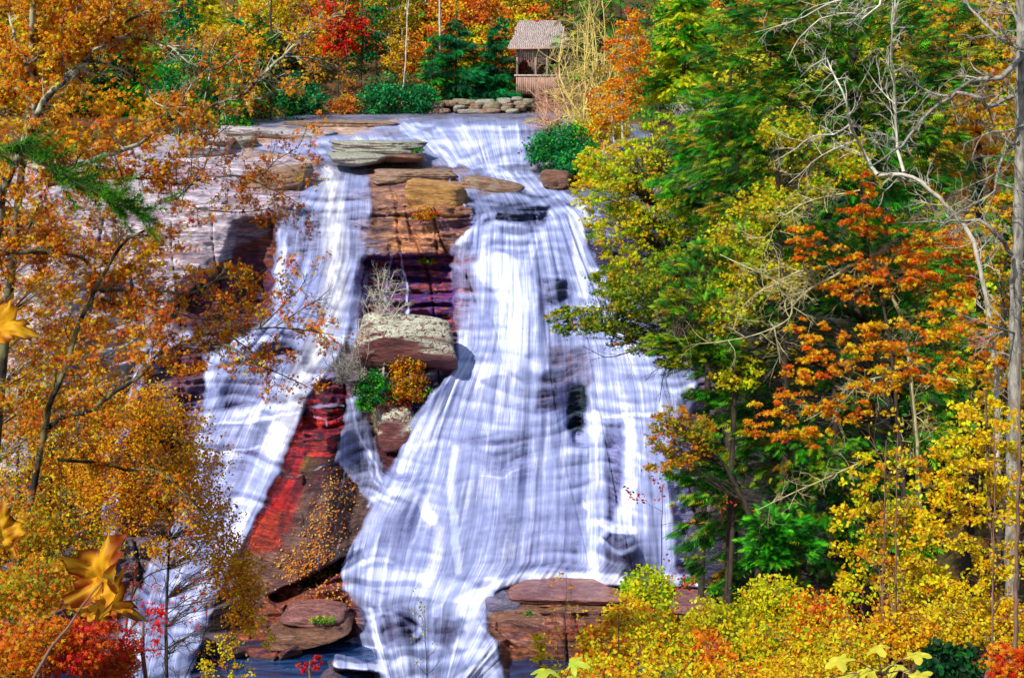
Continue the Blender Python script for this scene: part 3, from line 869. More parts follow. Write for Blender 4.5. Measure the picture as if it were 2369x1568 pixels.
def rock_shape(V, sx, sy, sz, box=0.5, rough=0.12, seed=0, bed=0.0):
    """a block split along planes: soft intersection of half spaces, then weathered"""
    r = np.random.default_rng(seed)
    N, D = [], []
    for ax in range(3):
        for s in (-1, 1):
            v = np.zeros(3); v[ax] = s
            v = v + r.normal(0, 0.13 if ax < 2 else 0.07, 3); N.append(v / np.linalg.norm(v)); D.append(0.9 + 0.15 * r.random())
    for i in range(16):
        v = r.normal(size=3); v[2] *= .7; v /= np.linalg.norm(v)
        N.append(v); D.append(0.98 + 0.42 * box * (0.4 + r.random()))
    N = np.array(N); D = np.array(D)
    c = np.clip(V @ N.T, 0, None) / D
    p = 6 + 22 * box
    rad = 1.0 / (c ** p).sum(1) ** (1 / p)
    W = V * rad[:, None]
    f = np.zeros(len(V))
    for o_ in range(6):
        q = r.normal(size=(5, 3)) * 1.5 * 1.9 ** o_
        q[:, 2] *= 1.8
        f += sum(np.sin(W @ a + r.random() * 6.28) for a in q) * 0.45 * 0.55 ** o_
    W = W * (1 + rough * f[:, None] * 0.4)
    ph = W[:, 2] * (2.2 + 1.5 * r.random()) + 0.25 * W[:, 0] + seed
    g = np.exp(-(((ph % 1) - 0.5) / 0.07) ** 2)
    W[:, :2] *= (1 - bed * 1.6 * g)[:, None]
    return W * np.array([sx, sy, sz])

ROCKM = {
    "tan": rock_material("warm tan stone", (0.17, 0.085, 0.05), (0.46, 0.27, 0.16), c2=(0.36, 0.27, 0.2), scale=1.0),
    "orange": rock_material("orange stained stone", (0.42, 0.20, 0.06), (0.66, 0.36, 0.09), scale=0.8),
    "grey": rock_material("grey stone", (0.10, 0.08, 0.08), (0.40, 0.34, 0.30), lichen=(0.42, 0.44, 0.33), scale=1.0),
    "pale": rock_material("pale grey stone", (0.34, 0.31, 0.32), (0.62, 0.58, 0.58), scale=0.7),
    "lichen": rock_material("red brown stone with pale lichen", (0.10, 0.025, 0.025), (0.26, 0.07, 0.06), lichen=(0.62, 0.64, 0.50), scale=0.75),
    "brown": rock_material("wet brown stone", (0.10, 0.045, 0.03), (0.34, 0.17, 0.10), scale=0.9, rough=0.35),
    "red": rock_material("wet red stone", (0.16, 0.05, 0.05), (0.42, 0.20, 0.16), scale=0.8, rough=0.35),
    "dark": rock_material("wet dark stone", (0.015, 0.018, 0.04), (0.10, 0.10, 0.17), scale=1.0, rough=0.25),
    "wet": rock_material("water-smoothed violet stone", (0.08, 0.07, 0.13), (0.30, 0.27, 0.38), scale=0.8, rough=0.3),
    "bank": rock_material("bank stone", (0.22, 0.18, 0.12), (0.50, 0.42, 0.32), c2=(0.24, 0.20, 0.08), scale=0.9),
}

def boulder(name, label, cx, cy, wx, hy, Y, deep, mat, seed, box=0.5, rough=0.12, sub=4, group=None, cat="boulder", yaw=0.0, bed=0.04, tiltx=0.0, roll=0.0):
    c = P(cx, cy, Y)
    V, F = ico(sub)
    k = Y / FOC
    W = rock_shape(V, wx * k / 2, deep / 2, hy * k / 2, box, rough, seed, bed)
    R = np.array(Matrix.Rotation(yaw, 3, 'Z') @ Matrix.Rotation(tiltx, 3, 'X') @ Matrix.Rotation(roll, 3, 'Y'))
    W = W @ R.T
    o = mesh_obj(name, W, F, ROCKM[mat], smooth=False)
    o.location = [float(v) for v in c]
    return tag(o, label, cat, group)

boulder("rock_slab", "long flat lichened slab in midstream above the falls, the upper and larger of two", 880, 345, 205, 40, 172, 9, "grey", 3, .55, .10, 5, cat="rock")
boulder("rock_slab", "smaller oval grey slab lying just below the long lichened slab in midstream", 832, 368, 130, 28, 167, 6.5, "grey", 8, .3, .10, 4, cat="rock")
boulder("rock_slab", "dark wet underside slab jutting out right below the long lichened slab", 925, 366, 110, 18, 168, 5, "brown", 9, .5, .1, 4, cat="rock")
boulder("boulder", "long brown and grey boulder sloping beside the foam above the right fall", 1138, 437, 155, 48, 156, 5, "tan", 12, .35, .10, 5, roll=0.10)
boulder("boulder", "small dark rock splitting the top of the upper cascade", 1172, 300, 30, 12, 197, 4, "dark", 15, .3, .1, 3)
boulder("rock_slab", "flat pale slab along the left shore of the upper river", 790, 286, 270, 14, 203, 7, "tan", 16, .55, .08, 4, cat="rock")
boulder("rock_slab", "broad grey slab sloping to the left channel below the shore slab", 640, 312, 240, 26, 190, 9, "pale", 17, .5, .08, 4, cat="rock", roll=0.05)
boulder("boulder", "big pale square block with a flat top at the left rim of the cliff", 478, 350, 112, 44, 176, 7, "pale", 18, .68, .06, 5)
boulder("rock_slab", "thin pale cap slab lying on top of the square pale block", 482, 326, 120, 14, 176.5, 8, "pale", 19, .6, .07, 4, cat="rock")
boulder("boulder", "rounded mossy grey boulder behind the square pale block", 545, 340, 90, 48, 180, 6, "grey", 20, .3, .12, 4)
boulder("boulder", "huge tan outcrop with pinkish face at the head of the left fall", 640, 420, 170, 66, 158, 6, "tan", 21, .5, .10, 5, roll=-0.2)
boulder("boulder", "large orange stained block on the dry ledge between the falls", 1008, 462, 140, 92, surf(1008, 462) + 0.6, 6, "orange", 23, .55, .1, 5, roll=0.12)
boulder("rock_slab", "wide brown slab capping the dry ledge above the orange block", 960, 408, 190, 30, surf(960, 408), 6, "tan", 25, .5, .09, 5, cat="rock")
boulder("boulder", "massive red brown block with pale lichen top in the middle of the falls", 942, 812, 236, 118, surf(942, 812) - 0.8, 9, "lichen", 31, .66, .06, 5, bed=0.02, tiltx=-0.5)
boulder("boulder", "dark red rock with pale patches below the bushes between the two falls", 925, 985, 110, 110, surf(925, 985) + 0.4, 5, "lichen", 32, .5, .10, 4, roll=-0.3)
boulder("rock_slab", "tan lens shaped slab with moss on its edge by the lower pool", 728, 1418, 145, 34, 111.5, 5, "red", 35, .4, .08, 4, cat="rock")
boulder("rock_slab", "long dark red slab under the mossy slab by the lower pool", 715, 1458, 200, 40, 110.5, 5, "brown", 36, .5, .08, 4, cat="rock", roll=-0.1)
boulder("boulder", "round navy blue wet rock at the pool edge", 912, 1552, 44, 44, 107.5, 2, "dark", 40, .2, .08, 3)
boulder("rock_slab", "long straight ledge slab on top of the brown rock at lower right", 1330, 1368, 300, 18, 114.5, 5, "red", 41, .65, .05, 5, cat="rock")
boulder("rock_slab", "second ledge slab with an overhanging lip under the long one", 1320, 1395, 270, 26, 113.8, 4.5, "brown", 42, .6, .07, 5, cat="rock")
boulder("boulder", "big wet brown rock wall at lower right below the ledge slabs", 1290, 1510, 350, 210, 112.0, 6, "brown", 43, .5, .08, 5)
boulder("boulder", "grey violet rock where the foam turns at the end of the ledge", 1165, 1410, 90, 70, 113.2, 4, "wet", 44, .45, .12, 4)
boulder("rock_slab", "pinkish flat rock half hidden by shrubs right of the ledge", 1600, 1395, 110, 26, 100, 4, "red", 45, .5, .1, 4, cat="rock")
boulder("boulder", "dark boulder beside the small side fall behind the hemlock", 1640, 1290, 100, 120, 112, 5, "dark", 46, .4, .12, 4)
boulder("boulder", "brown rock under the bushes on the right rim beside the river", 1285, 415, 70, 50, 158, 5, "brown", 47, .4, .15, 4)
boulder("boulder", "pinkish rock at the water's edge below the pale bare tree", 1240, 282, 60, 20, 205, 4, "bank", 48, .4, .15, 3)

# stones piled on the far bank under the shelter
bank = [(1012, 246, 34, 18, "small rounded"), (1040, 240, 40, 12, "flat"), (1062, 252, 26, 14, "squarish"), (1075, 237, 60, 11, "long thin"), (1100, 248, 30, 14, "tan"),
        (1122, 238, 44, 12, "flat dark-edged"), (1137, 247, 40, 20, "big pale rounded"), (1128, 258, 60, 9, "low long"), (1168, 236, 34, 14, "warm brown"), (1172, 252, 30, 9, "thin grey"),
        (1176, 245, 26, 9, "thin dark"), (1186, 258, 34, 9, "flat"), (1204, 240, 34, 10, "tan flat"), (1205, 250, 26, 10, "grey"), (1196, 230, 26, 8, "small"), (1222, 236, 28, 12, "pale"),
        (1020, 258, 44, 9, "mossy low"), (1085, 259, 56, 8, "mossy long")]
posn = ["at the far left end of the pile", "second from the left in the top row", "under the left fir", "along the top under the left fir", "in the middle row",
        "along the top under the firs", "at the centre of the pile", "at the waterline below the big pale one", "in the top row right of centre", "low, right of the big pale one",
        "just right of the big pale one", "at the waterline right of centre", "near the shelter's corner", "low at the right end", "highest, against the shelter's foot", "at the far right end",
        "at the waterline at the left end", "at the waterline left of centre"]
for i, (x, y, wd, h, ad) in enumerate(bank):
    boulder("bank_stone", "%s stone %s on the far bank" % (ad, posn[i]), x, y, wd, h + 4, 229 + (260 - y) * 0.12, 3.0, ("bank", "tan", "grey")[(i * 7) % 3], 200 + i, .5, .12, 3, "stones piled on the far bank below the shelter", "stone")

# ------------------------------------------------------------------ shelter
def box(x0, x1, y0, y1, z0, z1):
    V = np.array([(x, y, z) for x in (x0, x1) for y in (y0, y1) for z in (z0, z1)], float)
    F = np.array([[0, 1, 3, 2], [4, 6, 7, 5], [0, 4, 5, 1], [2, 3, 7, 6], [0, 2, 6, 4], [1, 5, 7, 3]])
    return V, F
def boxes(L):
    Vs, Fs, o_ = [], [], 0
    for b in L:
        V, F = b if isinstance(b, tuple) and len(b) == 2 else box(*b)
        Vs.append(V); Fs.append(F + o_); o_ += len(V)
    return np.concatenate(Vs), np.concatenate(Fs)

def wood_material(name, c0, c1, sc):
    t = NT(name)
    geo = t.n("ShaderNodeTexCoord").outputs["Object"]
    n = t.noise(geo, 3.0, 5, 0.7, sc)
    d = t.n("ShaderNodeBsdfPrincipled"); t.l(t.ramp(n, 0.35, 0.65, c0, c1), d.inputs["Base Color"]); d.inputs["Roughness"].default_value = 0.8
    return t.done(d.outputs[0])
WALL_W = wood_material("weathered board", (0.10, 0.06, 0.055), (0.42, 0.30, 0.26), (2.5, 2.5, 0.15))
ROOF_W = wood_material("weathered shingle", (0.22, 0.17, 0.16), (0.56, 0.46, 0.42), (1.6, 0.9, 0.9))
RAIL_W = wood_material("reddish rail board", (0.24, 0.12, 0.09), (0.55, 0.36, 0.27), (2.5, 2.5, 0.15))

def shelter():
    Y0 = 238.0; k = Y0 / FOC
    c = P(1245, 216, Y0)
    r = thing("shelter", c, "weathered wooden shelter with a shingled roof above the river", "shelter")
    X = lambda x: (x - FW / 2) * k
    Z = lambda y: float(P(0, y, Y0)[2])
    x0, x1 = X(1194), X(1318); yb = Y0 + 6
    rr = random.Random(4)
    # boards of the upper wall with openings below
    B = []
    x = x0
    while x < x1 - 0.05:
        wb = 0.30
        xm = (x + wb / 2 - X(1194)) / (X(1318) - X(1194))
        zb = Z(150)
        for (a, b) in ((0.06, 0.34), (0.52, 0.80)):
            if a < xm < b: zb = Z(140) if min(xm - a, b - xm) > 0.035 else Z(145)
        if 0.34 <= xm <= 0.52: zb = Z(150)
        B.append((x, x + wb - 0.025, Y0 + rr.random() * .03, Y0 + 0.09, zb, Z(105)))
        x += wb
    V, F = boxes(B); mesh_obj("wall", V, F, WALL_W, r)
    V, F = boxes([(x0, x0 + .08, Y0 + .1, yb, Z(216), Z(105)), (x1 - .08, x1, Y0 + .1, yb, Z(216), Z(105)), (x0, x1, yb, yb + .1, Z(175), Z(100))])
    mesh_obj("side_wall", V, F, WALL_W, r)
    for px in (1194, 1236, 1262, 1312):
        V, F = boxes([(X(px), X(px) + .32, Y0 - .12, Y0 + .15, Z(216), Z(108))]); mesh_obj("post", V, F, WALL_W, r)
    for px, s in ((1240, 1), (1312, -1), (1258, 1)):
        V = np.array([(X(px), Y0 - .05, Z(158)), (X(px) + s * 1.0, Y0 - .05, Z(141)), (X(px) + s * 1.0, Y0 - .05, Z(146)), (X(px), Y0 - .05, Z(165)),
                      (X(px), Y0 + .07, Z(158)), (X(px) + s * 1.0, Y0 + .07, Z(141)), (X(px) + s * 1.0, Y0 + .07, Z(146)), (X(px), Y0 + .07, Z(165))])
        mesh_obj("brace", V, np.array([[0, 1, 2, 3], [4, 5, 6, 7], [0, 1, 5, 4], [3, 2, 6, 7], [0, 3, 7, 4], [1, 2, 6, 5]]), WALL_W, r)
    B = []; x = x0
    while x < x1:
        B.append((x, x + .26, Y0 - .2 + rr.random() * .03, Y0 - .13, Z(218), Z(177))); x += .30
    V, F = boxes(B); rl = mesh_obj("railing", V, F, RAIL_W, r)
    V, F = boxes([(x0 - .3, x1 + .3, Y0 - .3, Y0 + .05, Z(177), Z(173))]); mesh_obj("handrail", V, F, ROOF_W, r)
    V, F = boxes([(x0, x1, Y0, yb, Z(216) - .2, Z(216))]); mesh_obj("floor", V, F, WALL_W, r)
    # shingled roof: courses of small shingles on both slopes
    ze, zr = Z(111), Z(46)
    yr = Y0 + 3.2; ye = Y0 - 1.0
    B = []
    n = 22
    L = X(1173); R = X(1320); Lt = X(1206); Rt = X(1292)
    for side in (0, 1):
        for i in range(n):
            t0, t1 = i / n, (i + 1) / n
            za, zb2 = ze + (zr - ze) * t0, ze + (zr - ze) * t1 + .03
            ya, yb2 = (ye + (yr - ye) * t0, ye + (yr - ye) * t1)
            if side: ya, yb2 = 2 * yr - ya, 2 * yr - yb2
            xl = L + (Lt - L) * t0; xr2 = R + (Rt - R) * t0
            if side == 0 and t0 > 0.62: xl -= 0.35
            x = xl + rr.random() * .2
            while x < xr2:
                wd = .24 + rr.random() * .14
                dz = rr.random() * .018
                v = np.array([(x, ya, za + dz + .05), (x + wd - .015, ya, za + dz + .05), (x + wd - .015, yb2, zb2 + dz), (x, yb2, zb2 + dz),
                              (x, ya, za + dz - .03), (x + wd - .015, ya, za + dz - .03), (x + wd - .015, yb2, zb2 + dz - .12), (x, yb2, zb2 + dz - .12)])
                B.append((v, np.array([[0, 1, 2, 3], [4, 7, 6, 5], [0, 4, 5, 1], [2, 6, 7, 3], [0, 3, 7, 4], [1, 5, 6, 2]])))
                x += wd
    V, F = boxes(B); mesh_obj("roof", V, F, ROOF_W, r)
    V, F = boxes([(X(1176), X(1318), ye - .05, ye + .12, ze - .25, ze)]); mesh_obj("fascia", V, F, RAIL_W, r)
shelter()
# ------------------------------------------------------------------ vegetation builders
def at_ground(x, Y, dz=-0.15):
    X = float(P(x, 300, Y)[0])
    return np.array([X, Y, float(ground_z(X, Y)) + dz])

def on_rock(x, y, back=0.3):
    return P(x, y, float(surf(x, y)) + back)

def clump_leaves(blobs, n, r, sub=0.26, flat=0.5, shell=0.35, per=28):
    """blobs (x,y,rx,ry,Y,depth) in frame units and metres -> leaf points, clump ids, clump centres"""
    A = np.array([b[2] * b[3] for b in blobs], float); A /= A.sum()
    pos, ids, cen = [], [], []
    cid = 0
    for b, a in zip(blobs, A):
        x, y, rx, ry, Y, dp = b
        m = max(3, int(n * a / per))
        k = Y / FOC
        c0 = P(x, y, Y)
        d = r.normal(size=(m, 3)); d /= np.linalg.norm(d, axis=1)[:, None]
        d *= (shell + (1 - shell) * r.random(m) ** 0.5)[:, None]
        cc = c0 + d * np.array([rx * k, dp, ry * k])
        sr = sub * math.sqrt(rx * ry) * k * (0.6 + 0.8 * r.random(m))
        for c, s in zip(cc, sr):
            q = max(4, int(per * (0.5 + r.random())))
            p = r.normal(0, 0.5, (q, 3)) * np.array([s, s, s * flat])
            p[:, 2] -= 0.25 * (p[:, 0] ** 2 + p[:, 1] ** 2) / (s + 1e-6)
            pos.append(c + p); ids.append(np.full(q, cid)); cen.append(c); cid += 1
    return np.concatenate(pos), np.concatenate(ids), np.array(cen)

def skeleton(trunk, cen, r, rad, sag=0.1, frac=1.0):
    """curved limbs from the trunk line (k,4: xyz+radius) to the clump centres"""
    out = []
    T = trunk[:, :3]
    for c in cen:
        if r.random() > frac: continue
        # join the trunk lower than the clump
        target = c[2] - 0.35 * np.linalg.norm(c[:2] - T[:, :2].mean(0)) - 0.1
        i = int(np.argmin(np.abs(T[:, 2] - target) + r.random(len(T)) * 0.3))
        a = T[i]
        L = np.linalg.norm(c - a)
        t = np.linspace(0, 1, 6)[:, None]
        p = a + (c - a) * t
        p[:, 2] += (sag * L * np.sin(t[:, 0] * math.pi))
        p[1:-1] += r.normal(0, 0.035 * L, (4, 3))
        rr_ = min(trunk[i, 3] * 0.6, rad * (0.5 + L * 0.12))
        out.append((p, np.linspace(rr_, rr_ * 0.25, 6)))
    return out

def plant(name, label, cat, Y, base, trunk, blobs, pal, leaf, n, tmpl=T_RHOMB, bark=BARK_DARK, group=None, sub=0.26, flat=0.5,
          mat=LEAF, limbs=1.0, seed=1, r_twig=0.03, mixin=0.35, nb=(-0.1, -0.5, 0.75), spread=0.75, shell=0.35, per=28, extra=None, leafname="crown", trunkname="trunk", spray=False, sag=0.1):
    r = np.random.default_rng(seed)
    r_twig = min(r_twig, .0003 * Y)
    root = thing(name, base, label, cat, group)
    T = spline(np.array([[*P(x, y, Y + dy), rd] for x, y, dy, rd in trunk]), 0.5 if Y < 60 else 1.5)
    T = np.vstack([[*base, T[0, 3] * 1.25], T]) if np.linalg.norm(T[0, :3] - base) > 0.3 else T
    lines = [(T[:, :3], T[:, 3])]
    pos, ids, cen = clump_leaves(blobs, n, r, sub, flat, shell, per)
    lines += skeleton(T, cen, r, r_twig, sag, limbs)
    if extra: lines += extra
    V, F = tubes(lines, 5)
    mesh_obj(trunkname, V, F, bark, root, smooth=True)
    col = colours(pal, ids, r, mixin)
    dirs = None
    if spray:
        ax = T[:, :3].mean(0)
        dirs = pos - cen[ids] * 0.6 - ax * 0.4; dirs[:, 2] = dirs[:, 2] * 0.2 - 0.35 * np.linalg.norm(dirs[:, :2], axis=1) * 0.6
        dirs /= np.linalg.norm(dirs, axis=1)[:, None] + 1e-9
    V, F, Cc = leaf_arrays(pos, leaf, tmpl, col, r, nb, spread, dirs)
    mesh_obj(leafname, V, F, mat, root, cols=Cc)
    return root

def conifer(name, label, cat, x, Y, top, hw, pal, n, size, seed, group=None, base=None, low=0.06, mat=NEEDLE, tmpl=T_SPRAY, bark=BARK_DARK, power=0.85, droop=0.25, cand=0):
    """straight trunk, tiers of boughs; top = frame row of the tip, hw = half width in frame units"""
    r = np.random.default_rng(seed)
    b = at_ground(x, Y) if base is None else np.array(base, float)
    tip = P(x, top, Y)
    H = tip[2] - b[2]; R = hw * Y / FOC
    root = thing(name, b, label, cat, group)
    m = max(24, int(H * 9 / max(1.0, size * 2.2)))
    tz = low + (1 - low) * (np.arange(m) + r.random(m)) / m
    lines = [(np.array([b + np.array([0, 0, H * t]) for t in np.linspace(0, 1, 10)]), np.linspace(0.028 * H * 0.5 + 0.03, 0.02, 10))]
    pos, ids, dirs = [], [], []
    wsum = sum((1 - t) ** power + 0.05 for t in tz)
    for i, t in enumerate(tz):
        L = R * ((1 - t) ** power * (0.65 + 0.55 * r.random()) + 0.02)
        a = r.random() * 2 * math.pi
        d = np.array([math.cos(a), math.sin(a), 0])
        o_ = b + np.array([0, 0, H * t])
        u = np.linspace(0, 1, 5)[:, None]
        p = o_ + d * L * u; p[:, 2] += L * (0.25 * u[:, 0] * (1 if t > 0.5 else 0.4) - droop * u[:, 0] ** 2 * (1.3 - t))
        lines.append((p, np.linspace(0.02 + 0.012 * L, 0.01, 5)))
        q = max(3, int(n * ((1 - t) ** power + 0.05) / wsum))
        s = r.random(q) ** 0.75
        idx = np.clip((s * 4).astype(int), 0, 3)
        pp = p[idx] + (p[idx + 1] - p[idx]) * (s * 4 - idx)[:, None]
        side = np.array([-d[1], d[0], 0]) * r.normal(0, 0.22 * L + 0.05, q)[:, None] * (1 - 0.5 * s[:, None])
        pp = pp + side + np.array([0, 0, 1]) * r.normal(0, 0.05 * L + 0.03, q)[:, None]
        pos.append(pp); ids.append(np.full(q, i))
        dd = d[None] + side / (L + .1) * 1.5; dd[:, 2] -= droop * 0.8
        dirs.append(dd)
    pos = np.concatenate(pos); ids = np.concatenate(ids); dirs = np.concatenate(dirs)
    V, F = tubes(lines, 5); mesh_obj("trunk", V, F, bark, root, smooth=True)
    V, F, Cc = leaf_arrays(pos, size, tmpl, colours(pal, ids, r, .3), r, (0, -0.1, 1), 0.35, dirs)
    mesh_obj("crown", V, F, mat, root, cols=Cc)
    return root

def bare(name, label, cat, base, lines_D, Y, bark, levels=2, dens=1.0, seed=1, length=0.6, twig=0.012, leaves=None, group=None, wander=0.6, up=0.25, spread=0.7, tr=0.0, nlf=3, keepf=None):
    """tree from traced limbs: lines_D = list of (points, r0, r1) in frame units; side twigs grown along them"""
    r = np.random.default_rng(seed)
    root = thing(name, base, label, cat, group)
    k = Y / FOC
    lines, tips = [], []
    for j, (pts, r0, r1) in enumerate(lines_D):
        ph = r.random() * 6
        w_ = wander * (0.2 if j == 0 else 1)
        q = np.array([P(x, y, Y + w_ * math.sin(ph + i * 0.9) * (0 if i == 0 else 1)) for i, (x, y) in enumerate(pts)])
        s = spline(q, 0.09 * Y / 10)
        s = jitter(s, k * min(r0, 4) * 0.35, r)
        rad = np.linspace(r0, r1, len(s)) * k
        lines.append((s, rad))
        L = np.linalg.norm(np.diff(s, axis=0), axis=1).sum()
        m = int(L / (length * 0.45) * dens)
        for i in range(m):
            t = tr + (1 - tr) * (i + r.random()) / m
            ix = min(int(t * (len(s) - 1)), len(s) - 2)
            d0 = s[ix + 1] - s[ix]; d0 /= np.linalg.norm(d0) + 1e-9
            d = d0 * 0.8 + r.normal(0, 0.75, 3) * np.array([1, 0.8, 1]) + np.array([0, 0, up])
            grow(s[ix], d, length * (0.5 + r.random()), min(rad[ix] * 0.6, twig * (1 + r.random())), levels, r, lines, spread, up * 0.5, tips, (2, 4), 0.6)
        tips.extend([s[-1]])
    V, F = tubes(lines, 5)
    mesh_obj("trunk", V, F, bark, root, smooth=True)
    if leaves:
        pal, size, frac, tmpl = leaves
        tips = np.array(tips)
        keep = r.random(len(tips)) < frac
        tp = tips[keep]
        # leaves hang in little groups
        g = fbm(tp[:, 0] * 3 / (Y * .1), tp[:, 2] * 3 / (Y * .1), 3, seed)
        tp = tp[g > 0.38]
        if keepf is not None:
            fx = FW / 2 + FOC * tp[:, 0] / Y; fy = HOR - tp[:, 2] / Y * FOC
            tp = tp[r.random(len(tp)) < keepf(fx, fy)]
        pos = np.repeat(tp, nlf, 0) + r.normal(0, size * 0.6, (len(tp) * nlf, 3))
        ids = np.repeat(np.arange(len(tp)) // 4, nlf)
        V, F, Cc = leaf_arrays(pos, size, tmpl, colours(pal, ids, r, .4), r, (-0.2, -0.7, 0.5), 0.8)
        mesh_obj("crown", V, F, LEAF, root, cols=Cc)
    return root

# palettes: sRGB colour and weight
OAK = [(246, 144, 16, 4), (228, 106, 14, 2.5), (252, 172, 30, 3), (160, 70, 16, 1), (252, 200, 60, 1)]
OAKRED = [(232, 110, 20, 4), (200, 76, 18, 2), (246, 140, 30, 2)]
AMBER = [(252, 180, 20, 4), (244, 146, 14, 3), (255, 204, 50, 2), (214, 116, 10, 1)]
GOLD = [(252, 200, 26, 5), (244, 174, 16, 3), (255, 220, 60, 2), (214, 204, 40, .8)]
LIME = [(190, 214, 30, 3), (140, 196, 26, 3), (228, 214, 40, 2), (80, 150, 24, 1.5)]
YGRN = [(224, 216, 36, 4), (190, 190, 24, 3), (140, 160, 24, 2), (246, 214, 70, 1)]
ORNG = [(255, 136, 20, 5), (244, 104, 16, 3), (255, 170, 40, 2.5), (214, 76, 14, 1)]
REDM = [(240, 40, 24, 5), (210, 24, 24, 3), (255, 84, 44, 2)]
FIR = [(10, 110, 56, 4), (24, 140, 66, 3), (6, 76, 50, 3), (70, 176, 76, 1)]
HEM = [(40, 120, 14, 4), (12, 70, 14, 4), (90, 160, 22, 2), (140, 150, 28, 1.5), (150, 120, 30, 1)]
HEMB = [(40, 150, 16, 4), (90, 180, 30, 3), (16, 104, 20, 2.5)]
PINE = [(64, 156, 22, 4), (34, 120, 20, 3), (130, 180, 36, 2)]
RHOD = [(14, 116, 60, 4), (8, 84, 48, 3), (50, 160, 90, 2), (100, 180, 100, 1)]
OLIV = [(206, 168, 26, 4), (160, 132, 24, 3), (232, 180, 44, 2), (130, 94, 20, 1.2)]
RUST = [(226, 92, 16, 4), (170, 62, 14, 3), (240, 136, 36, 2)]
BUSH = [(244, 200, 26, 4), (246, 160, 18, 3), (200, 206, 36, 2.5), (140, 186, 34, 1.5), (226, 100, 16, 1)]
PINK = [(226, 116, 74, 3), (190, 84, 60, 2), (240, 160, 96, 2)]

# ------------------------------------------------------------------ far bank
def far_broad(label, x, Y, hw, top, bot, pal, n, seed, leaf=0.5, cat="tree", name="autumn_tree", bark=BARK_PALE, rd=0.16, group="trees on the far bank behind the river", sub=.3, limbs=.8, lean=0, **kw):
    cx = x; cy = (top + bot) / 2; ry = (bot - top) / 2
    bl = [(cx, cy - ry * .45, hw * .7, ry * .5, Y, hw * Y / FOC * .6), (cx - hw * .3, cy, hw * .7, ry * .5, Y - 1, hw * Y / FOC * .6), (cx + hw * .3, cy + ry * .1, hw * .7, ry * .55, Y + 1, hw * Y / FOC * .6), (cx, cy + ry * .5, hw * .8, ry * .4, Y, hw * Y / FOC * .6)]
    return plant(name, label, cat, Y, at_ground(x, Y), [(x, 215, 0, rd), (x + lean, top + (bot - top) * .5, 0, rd * .7), (x + lean * 1.5, top + 8, 0, rd * .3)], bl, pal, leaf, n,
                 bark=bark, group=group, sub=sub, flat=.55, limbs=limbs, seed=seed, r_twig=.05, shell=.2, per=22, **kw)

far_broad("broad yellow and orange tree behind the dark conifer left of the red maple", 625, 246, 90, -60, 150, AMBER + YGRN, 3200, 301)
far_broad("brilliant red maple on the far bank", 782, 241, 66, -30, 142, REDM, 2600, 302, leaf=.5, name="maple_tree", bark=BARK_DARK)
far_broad("tall olive green tree with gold tints just right of the red maple", 905, 250, 75, -90, 110, OLIV + PINE[:1], 2600, 303)
far_broad("thin golden brown tree with wispy twigs above the dark laurel bush", 930, 243, 60, 60, 205, OLIV + AMBER[:2], 2000, 304, leaf=.42)
far_broad("rust orange tree standing behind the two firs", 1085, 256, 90, -70, 130, RUST + ORNG[:1], 3000, 305, bark=BARK_DARK)
far_broad("dull gold tree between the rust tree and the shelter", 1165, 262, 60, -50, 110, OLIV + AMBER[:2], 2000, 306)
far_broad("small pale green pine-like tree leaning over the shelter roof", 1225, 262, 70, -60, 62, YGRN + OLIV, 2200, 307)
far_broad("yellow orange tree glowing behind the pine at upper right", 1720, 200, 90, -60, 100, AMBER + ORNG[:1], 2600, 308, leaf=.42)
far_broad("dusky gold tree behind the red maple's right edge", 985, 268, 70, -110, 70, OLIV + RUST[:1], 1800, 309)
far_broad("deep orange tree peeking out behind the red maple on its left", 700, 262, 60, -110, 70, AMBER + RUST, 1800, 310)

conifer("hemlock_tree", "bright green conifer at the far left of the far bank", "tree", 290, 216, -40, 150, PINE + HEMB[:1], 2400, 1.0, 321, "trees on the far bank behind the river", low=.1)
conifer("hemlock_tree", "yellow green larch-like conifer with layered boughs left of the far bank", "tree", 478, 222, -70, 130, [(214, 200, 30, 4), (190, 176, 24, 3), (150, 150, 30, 1)], 2600, 1.0, 322, "trees on the far bank behind the river", low=.3)
conifer("hemlock_tree", "green conifer below the yellow larch at the left rim", "tree", 400, 206, 70, 150, HEMB + PINE, 2400, .95, 323, "trees on the far bank behind the river", low=.05)
conifer("hemlock_tree", "very dark conifer with a slim trunk left of the red maple", "tree", 640, 237, 70, 110, FIR[2:3] + [(12, 50, 40, 3), (20, 66, 40, 2)], 2200, .95, 324, "trees on the far bank behind the river", low=.3)
conifer("fir_tree", "larger blue green fir on the far bank, the left of the pair by the shelter", "tree", 1056, 239, 46, 104, FIR, 5200, .85, 325, "firs beside the shelter", low=.03, power=.7)
conifer("fir_tree", "narrower blue green fir standing against the shelter", "tree", 1146, 239, 62, 66, FIR, 4000, .8, 326, "firs beside the shelter", low=.03, power=.75)
conifer("fir_tree", "small fir tip left of the large blue green fir", "tree", 1002, 234, 76, 56, FIR + PINE[:1], 1200, .8, 327, "firs beside the shelter", low=.03)
conifer("hemlock_tree", "dark green conifer rising behind the bare trees right of the shelter", "tree", 1390, 236, -180, 150, HEM, 2600, 1.0, 328, "trees on the far bank behind the river")
conifer("pine_tree", "soft green pine at top centre right with a rounded crown", "tree", 1580, 170, -120, 135, PINE + YGRN[:2] + HEM[:1], 4600, .85, 329, low=.35)
conifer("hemlock_tree", "green conifer crown cut off by the top of the picture left of the yellow larch", "tree", 180, 212, -80, 120, PINE, 1800, 1.0, 330, "trees on the far bank behind the river")

